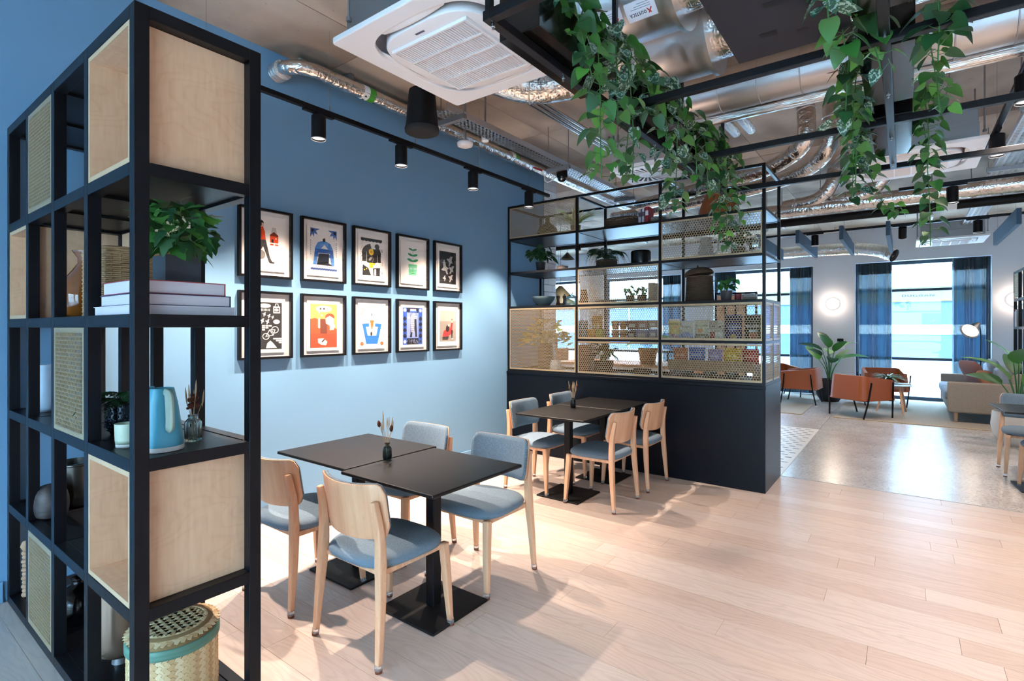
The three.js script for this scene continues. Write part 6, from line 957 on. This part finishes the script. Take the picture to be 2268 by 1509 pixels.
function sconce(label, z) {
  const o = thing('wall_sconce', label, 'wall lamp', [FARX, 2.04, z]); add('back_plate', rod([0, 0, 0], [-0.03, 0, 0], 0.1, 32), M.white, o);
  add('glowing_disc', rod([-0.03, 0, 0], [-0.05, 0, 0], 0.12, 40), new THREE.MeshStandardMaterial({ color: 0xffffff, emissive: 0xfff3e2, emissiveIntensity: 2 }), o);
  const l = new THREE.PointLight(0xffe9d2, 0.9); l.position.set(-0.1, 0, 0); l.shadow.radius = 6; l.castShadow = true; o.add(l);
}
sconce('round glowing wall lamp between the two windows, above the bird-of-paradise', 2.68); sconce('round glowing wall lamp half hidden by the far bookcase', 5.62);
{ const o = thing('wall_thermostat', 'small dark display panel on the wall above the plant', 'switch', [FARX, 1.2, 2.82]); add('plate', rbox(-0.012, 0, 0, 0.07, -0.06, 0.06, 0.003, 1), M.black, o); add('surround', rbox(-0.006, 0, -0.16, -0.05, -0.08, 0.08, 0.003, 1), M.white, o); }
{ // second bookcase, along the side of the lounge
  const o = thing('far_bookcase', 'black grid bookcase at the picture edge beside the sofa', 'bookcase', [11.9, 0, 5.72]), p = 0.045, xs = [-0.96, -0.49, -0.02, 0.45, 0.915], ys = [0, 0.5, 0.99, 1.48, 1.97, 2.45];
  for (const x of xs) for (const z of [-0.21, 0.165]) add('post', box(x, x + p, 0, 2.495, z, z + p), M.black, o); for (const y of ys) { for (const z of [-0.21, 0.165]) add('rail', box(-0.915, 0.915, y, y + p, z + 0.001, z + p - 0.001), M.black, o); add('shelf', box(-0.96, 0.96, y + 0.01, y + p - 0.004, -0.165, 0.165), M.black, o); }
  add('birch_back', box(-0.5, 0.9, 1.53, 1.96, 0.15, 0.164), M.ply, o); add('brass_mesh', honeycomb(0.42, 0.43, 0.03, 0.022, 0.003).translate(0.46, 2.02, -0.208), M.brass, o);
  strip(o);
  [[0.6, 0.3, 0xb9b2a6], [0.66, 0.28, 0x6f7f90], [0.72, 0.31, 0x8a4a3a], [0.78, 0.27, 0x2f3a48]].forEach(([x, h, c], i) => { const b = thing('shelf_book', ['cream', 'slate-blue', 'rust', 'navy'][i] + ' upright book in the far bookcase', 'book', [11.9 + x, 1.521, 5.6], 0, 'books in the far bookcase'); add('cover', [box(-0.022, -0.019, 0, h, -0.1, 0.1), box(0.019, 0.022, 0, h, -0.1, 0.1), box(-0.019, 0.019, 0, h, -0.1, -0.097)], std(c, 0.6), b); add('pages', box(-0.019, 0.019, 0.004, h - 0.004, -0.097, 0.095), M.paper, b); });
}
// ---------------------------------------------------------------- beyond the shelving
{
  const o = thing('kitchen_counter', 'white-fronted island counter with timber end seen through the mesh', 'counter', [8.6, 0, 0.1]); add('body', rbox(-0.5, 0.5, 0, 0.86, -1.2, 1.2, 0.005, 1), M.white, o); add('worktop', rbox(-0.53, 0.53, 0.86, 0.9, -1.23, 1.23, 0.005, 1), std(0xb9834e, 0.5), o); add('timber_end', rbox(-0.5, 0.5, 0, 0.86, 1.2, 1.23, 0.004, 1), std(0xb9834e, 0.5), o);
  const q = thing('palm', 'bright green palm behind the honeycomb mesh', 'plant', [8.3, 0.9, 0.55]); add('pot', lathe([[0, 0], [0.12, 0], [0.16, 0.27], [0.145, 0.27], [0, 0.23]], 32), std(0xb4803f, 0.7), q); fern(q, 0.24, 18, 0.46, leafMat(0x58a832), 0.5, 0.2);
  const w = thing('wall_shelf_unit', 'timber stepped display unit beyond the mesh near the white tiles', 'display unit', [9.5, 0, -1.9]); for (let i = 0; i < 4; i++) add('step', rbox(-0.3, 0.3, 0, 1.35 - i * 0.28, -0.5 + i * 0.28, -0.23 + i * 0.28, 0.004, 1), std(0xb9783f, 0.6), w);
  for (const [x, y, z, l] of [[8.4, 1.95, -1.2, 'dark olive cone pendant seen through the shelving by the white tiles'], [8.9, 2.85, -1.35, 'small black pendant high beyond the shelving']]) { const p = thing('pendant_lamp', l, 'pendant', [x, y, z]), s = y > 2.5 ? 0.4 : 1; add('shade', lathe([[0.02 * s, 0.34 * s], [0.03 * s, 0.34 * s], [0.36 * s, 0], [0.35 * s, 0], [0.02 * s, 0.32 * s]], 40), std(0x3a3a28, 0.5), p); add('flex', cyl(0.003, 0.003, 0.33 * s, CEIL - y, 0, 0, 6), M.black, p); }
  const b = thing('bench_table', 'long black cafe counter table beyond the shelving', 'table', [10.4, 0, -1.0]); add('tabletop', rbox(-0.4, 0.4, 1.02, 1.05, -1.4, 1.4, 0.004, 1), M.tabletop, b); for (const z of [-1.2, 1.2]) add('leg', [rbox(-0.3, -0.26, 0, 1.02, z, z + 0.04, 0.003, 1), rbox(0.26, 0.3, 0, 1.02, z, z + 0.04, 0.003, 1)], M.black, b);
  const d = thing('white_column', 'white round column beyond the shelving', 'column', [11.2, 0, -1.9]); add('shaft', cyl(0.22, 0.22, 0, CEIL, 0, 0, 40), M.white, d); add('base_ring', cyl(0.235, 0.235, 0, 0.1, 0, 0, 40), M.white, d);
  const e = thing('exit_sign', 'green exit sign high on the far side beyond the tiles', 'sign', [11.9, 2.05, -3.4]); add('case', rbox(-0.02, 0.02, 0, 0.16, -0.18, 0.18, 0.004, 1), M.white, e); add('face', box(-0.023, -0.0205, 0.01, 0.15, -0.17, 0.17), new THREE.MeshStandardMaterial({ color: 0x0f8a45, emissive: 0x18b25a, emissiveIntensity: 0.7 }), e); add('pictogram', [box(-0.0245, -0.0235, 0.04, 0.12, -0.02, 0.03), box(-0.0245, -0.0235, 0.06, 0.09, -0.11, -0.05)], M.white, e); add('hanger', [cyl(0.004, 0.004, 0.16, CEIL - 2.05, 0, 0, 6)], M.steel, e);
  const s = thing('black_bar_unit', 'tall black slatted unit with tan panels beyond the shelving', 'shelving', [9.3, 0, 1.35]); for (let i = 0; i < 5; i++) add('post', rbox(-0.02, 0.02, 0, 2.1, i * 0.16, i * 0.16 + 0.03, 0.002, 1), M.black, s); for (let i = 0; i < 3; i++) add('tan_panel', box(-0.008, 0.008, 0.4, 2.05, i * 0.16 + 0.035, i * 0.16 + 0.155), M.ply, s); add('rail', [box(-0.02, 0.02, 2.07, 2.1, 0, 0.67), box(-0.02, 0.02, 0.3, 0.33, 0, 0.67)], M.black, s);
}
// ---------------------------------------------------------------- track lighting
function trackRail(label, p, q, y) { const o = thing('lighting_track', label, 'track', [p[0], y, p[1]]), dx = q[0] - p[0], dz = q[1] - p[1]; add('rail', dx ? rbox(0, dx, 0, 0.034, -0.018, 0.018, 0.003, 1) : rbox(-0.018, 0.018, 0, 0.034, 0, dz, 0.003, 1), M.black, o); const n = 5; for (let i = 0; i < n; i++) { const t = (i + 0.5) / n; add('wire', [cyl(0.0014, 0.0014, 0.034, CEIL - y, dx * t, dz * t, 5), cyl(0.005, 0.005, 0.034, 0.075, dx * t, dz * t, 8)], M.steel, o); } }
const glow = new THREE.MeshStandardMaterial({ color: 0xffffff, emissive: 0xfff2e4, emissiveIntensity: 2.2 });
function can(label, x, y, z, power, o2 = {}) {       // y: underside of the rail
  const { along = 'x', tilt = 0, color = 0xffd9b8, angle = 0.95, pen = 0.75, aim = [0, 0] } = o2;
  const o = thing('track_spotlight', label, 'spotlight', [x, y, z], 0, 'black track spotlights');
  add('adapter', along === 'x' ? rbox(-0.12, 0.12, -0.016, 0, -0.018, 0.018, 0.003, 1) : rbox(-0.018, 0.018, -0.016, 0, -0.12, 0.12, 0.003, 1), M.black, o);
  const h = new THREE.Group(); h.name = 'head'; h.position.y = -0.03; h.rotation.set(aim[1], 0, aim[0]); o.add(h);
  add('body', lathe([[0, 0.005], [0.046, 0.005], [0.05, 0], [0.05, -0.16], [0.0475, -0.162], [0.045, -0.158], [0.044, -0.14], [0, -0.138]], 36), M.black, h); add('trim_ring', lathe([[0.0445, -0.15], [0.0485, -0.165], [0.0505, -0.163], [0.0505, -0.158]], 36), M.acWhite, h); add('lens', cyl(0.043, 0.043, -0.152, -0.146, 0, 0, 32), glow, h); add('swivel', cyl(0.012, 0.012, 0, 0.016, 0, 0, 12), M.black, h);
  const l = new THREE.SpotLight(color, power, 0, angle, pen, 2); l.position.set(0, -0.175, 0); l.target.position.set(0, -2, 0); l.shadow.radius = 1.6; l.castShadow = true; h.add(l, l.target);
}
trackRail('black lighting track along the blue wall above the prints', [1.0, 0.6], [5.2, 0.6], 3.04);
const WARM = 0xffe6d2;
[[2.173, 'first spotlight above the prints, nearest the bookcase'], [2.941, 'second spotlight above the prints'], [3.848, 'third spotlight above the prints'], [4.793, 'last spotlight on the wall track, before the shelving'], [1.3, 'spotlight on the wall track hidden behind the bookcase']].forEach(([x, l]) => can(l, x, 3.04, 0.6, 21, { color: WARM, angle: 0.78, pen: 0.4 }));
trackRail('black lighting track running towards us on the window side', [-1.2, 4.53], [6.3, 4.53], 3.04);
[[5.56, 'spotlight above the picture-edge table, further one'], [4.35, 'spotlight cut off by the picture edge on the window-side track'], [3.1, 'spotlight on the window-side track above the picture top'], [1.9, 'spotlight on the window-side track, above the viewer'], [0.5, 'spotlight on the window-side track, rear end']].forEach(([x, l]) => can(l, x, 3.04, 4.53, 10, { color: WARM }));
trackRail('long black lighting track crossing the lounge under the baffles', [9.5, 1.2], [9.5, 7.5], 2.99);
[[2.82, 'spotlight on the lounge track between the baffles', [0, 0]], [3.93, 'tilted spotlight on the lounge track', [0.5, 0]], [4.75, 'spotlight on the lounge track before the far cassette', [0, 0]], [1.9, 'spotlight on the lounge track by the shelving end', [0, 0]], [6.2, 'spotlight on the lounge track out past the sofa', [0, 0]]].forEach(([z, l, aim]) => can(l, 9.5, 2.99, z, 5, { along: 'z', color: WARM, aim }));
trackRail('short black lighting track end over the shelving walkway', [7.1, 3.9], [7.1, 7.6], 2.99);
[[4.35, 'spotlight behind the longest dangling vine'], [6.4, 'spotlight on the walkway track beyond the picture']].forEach(([z, l]) => can(l, 7.1, 2.99, z, 7, { along: 'z', color: WARM }));
trackRail('lighting track across the rear of the room', [-2.5, 7.2], [6, 7.2], 3.04);
[[-1.5, 'rear-track spotlight nearest the street windows'], [0.6, 'second spotlight along the rear track'], [2.7, 'third spotlight along the rear track'], [4.8, 'fourth spotlight along the rear track']].forEach(([x, l]) => can(l, x, 3.04, 7.2, 13, { color: WARM }));
trackRail('lighting track beyond the shelving', [8.0, -3.5], [8.0, 0.6], 3.04);
[[-2.6, 'spotlight beyond the shelving, furthest'], [-0.6, 'spotlight beyond the shelving, nearer']].forEach(([z, l]) => can(l, 8.0, 3.04, z, 14, { along: 'z', color: WARM }));

scene.traverse((o) => { if (o.isMesh) { o.castShadow = true; o.receiveShadow = true; } delete o.userData.base; delete o.userData.lamp; });
renderer.render(scene, camera);
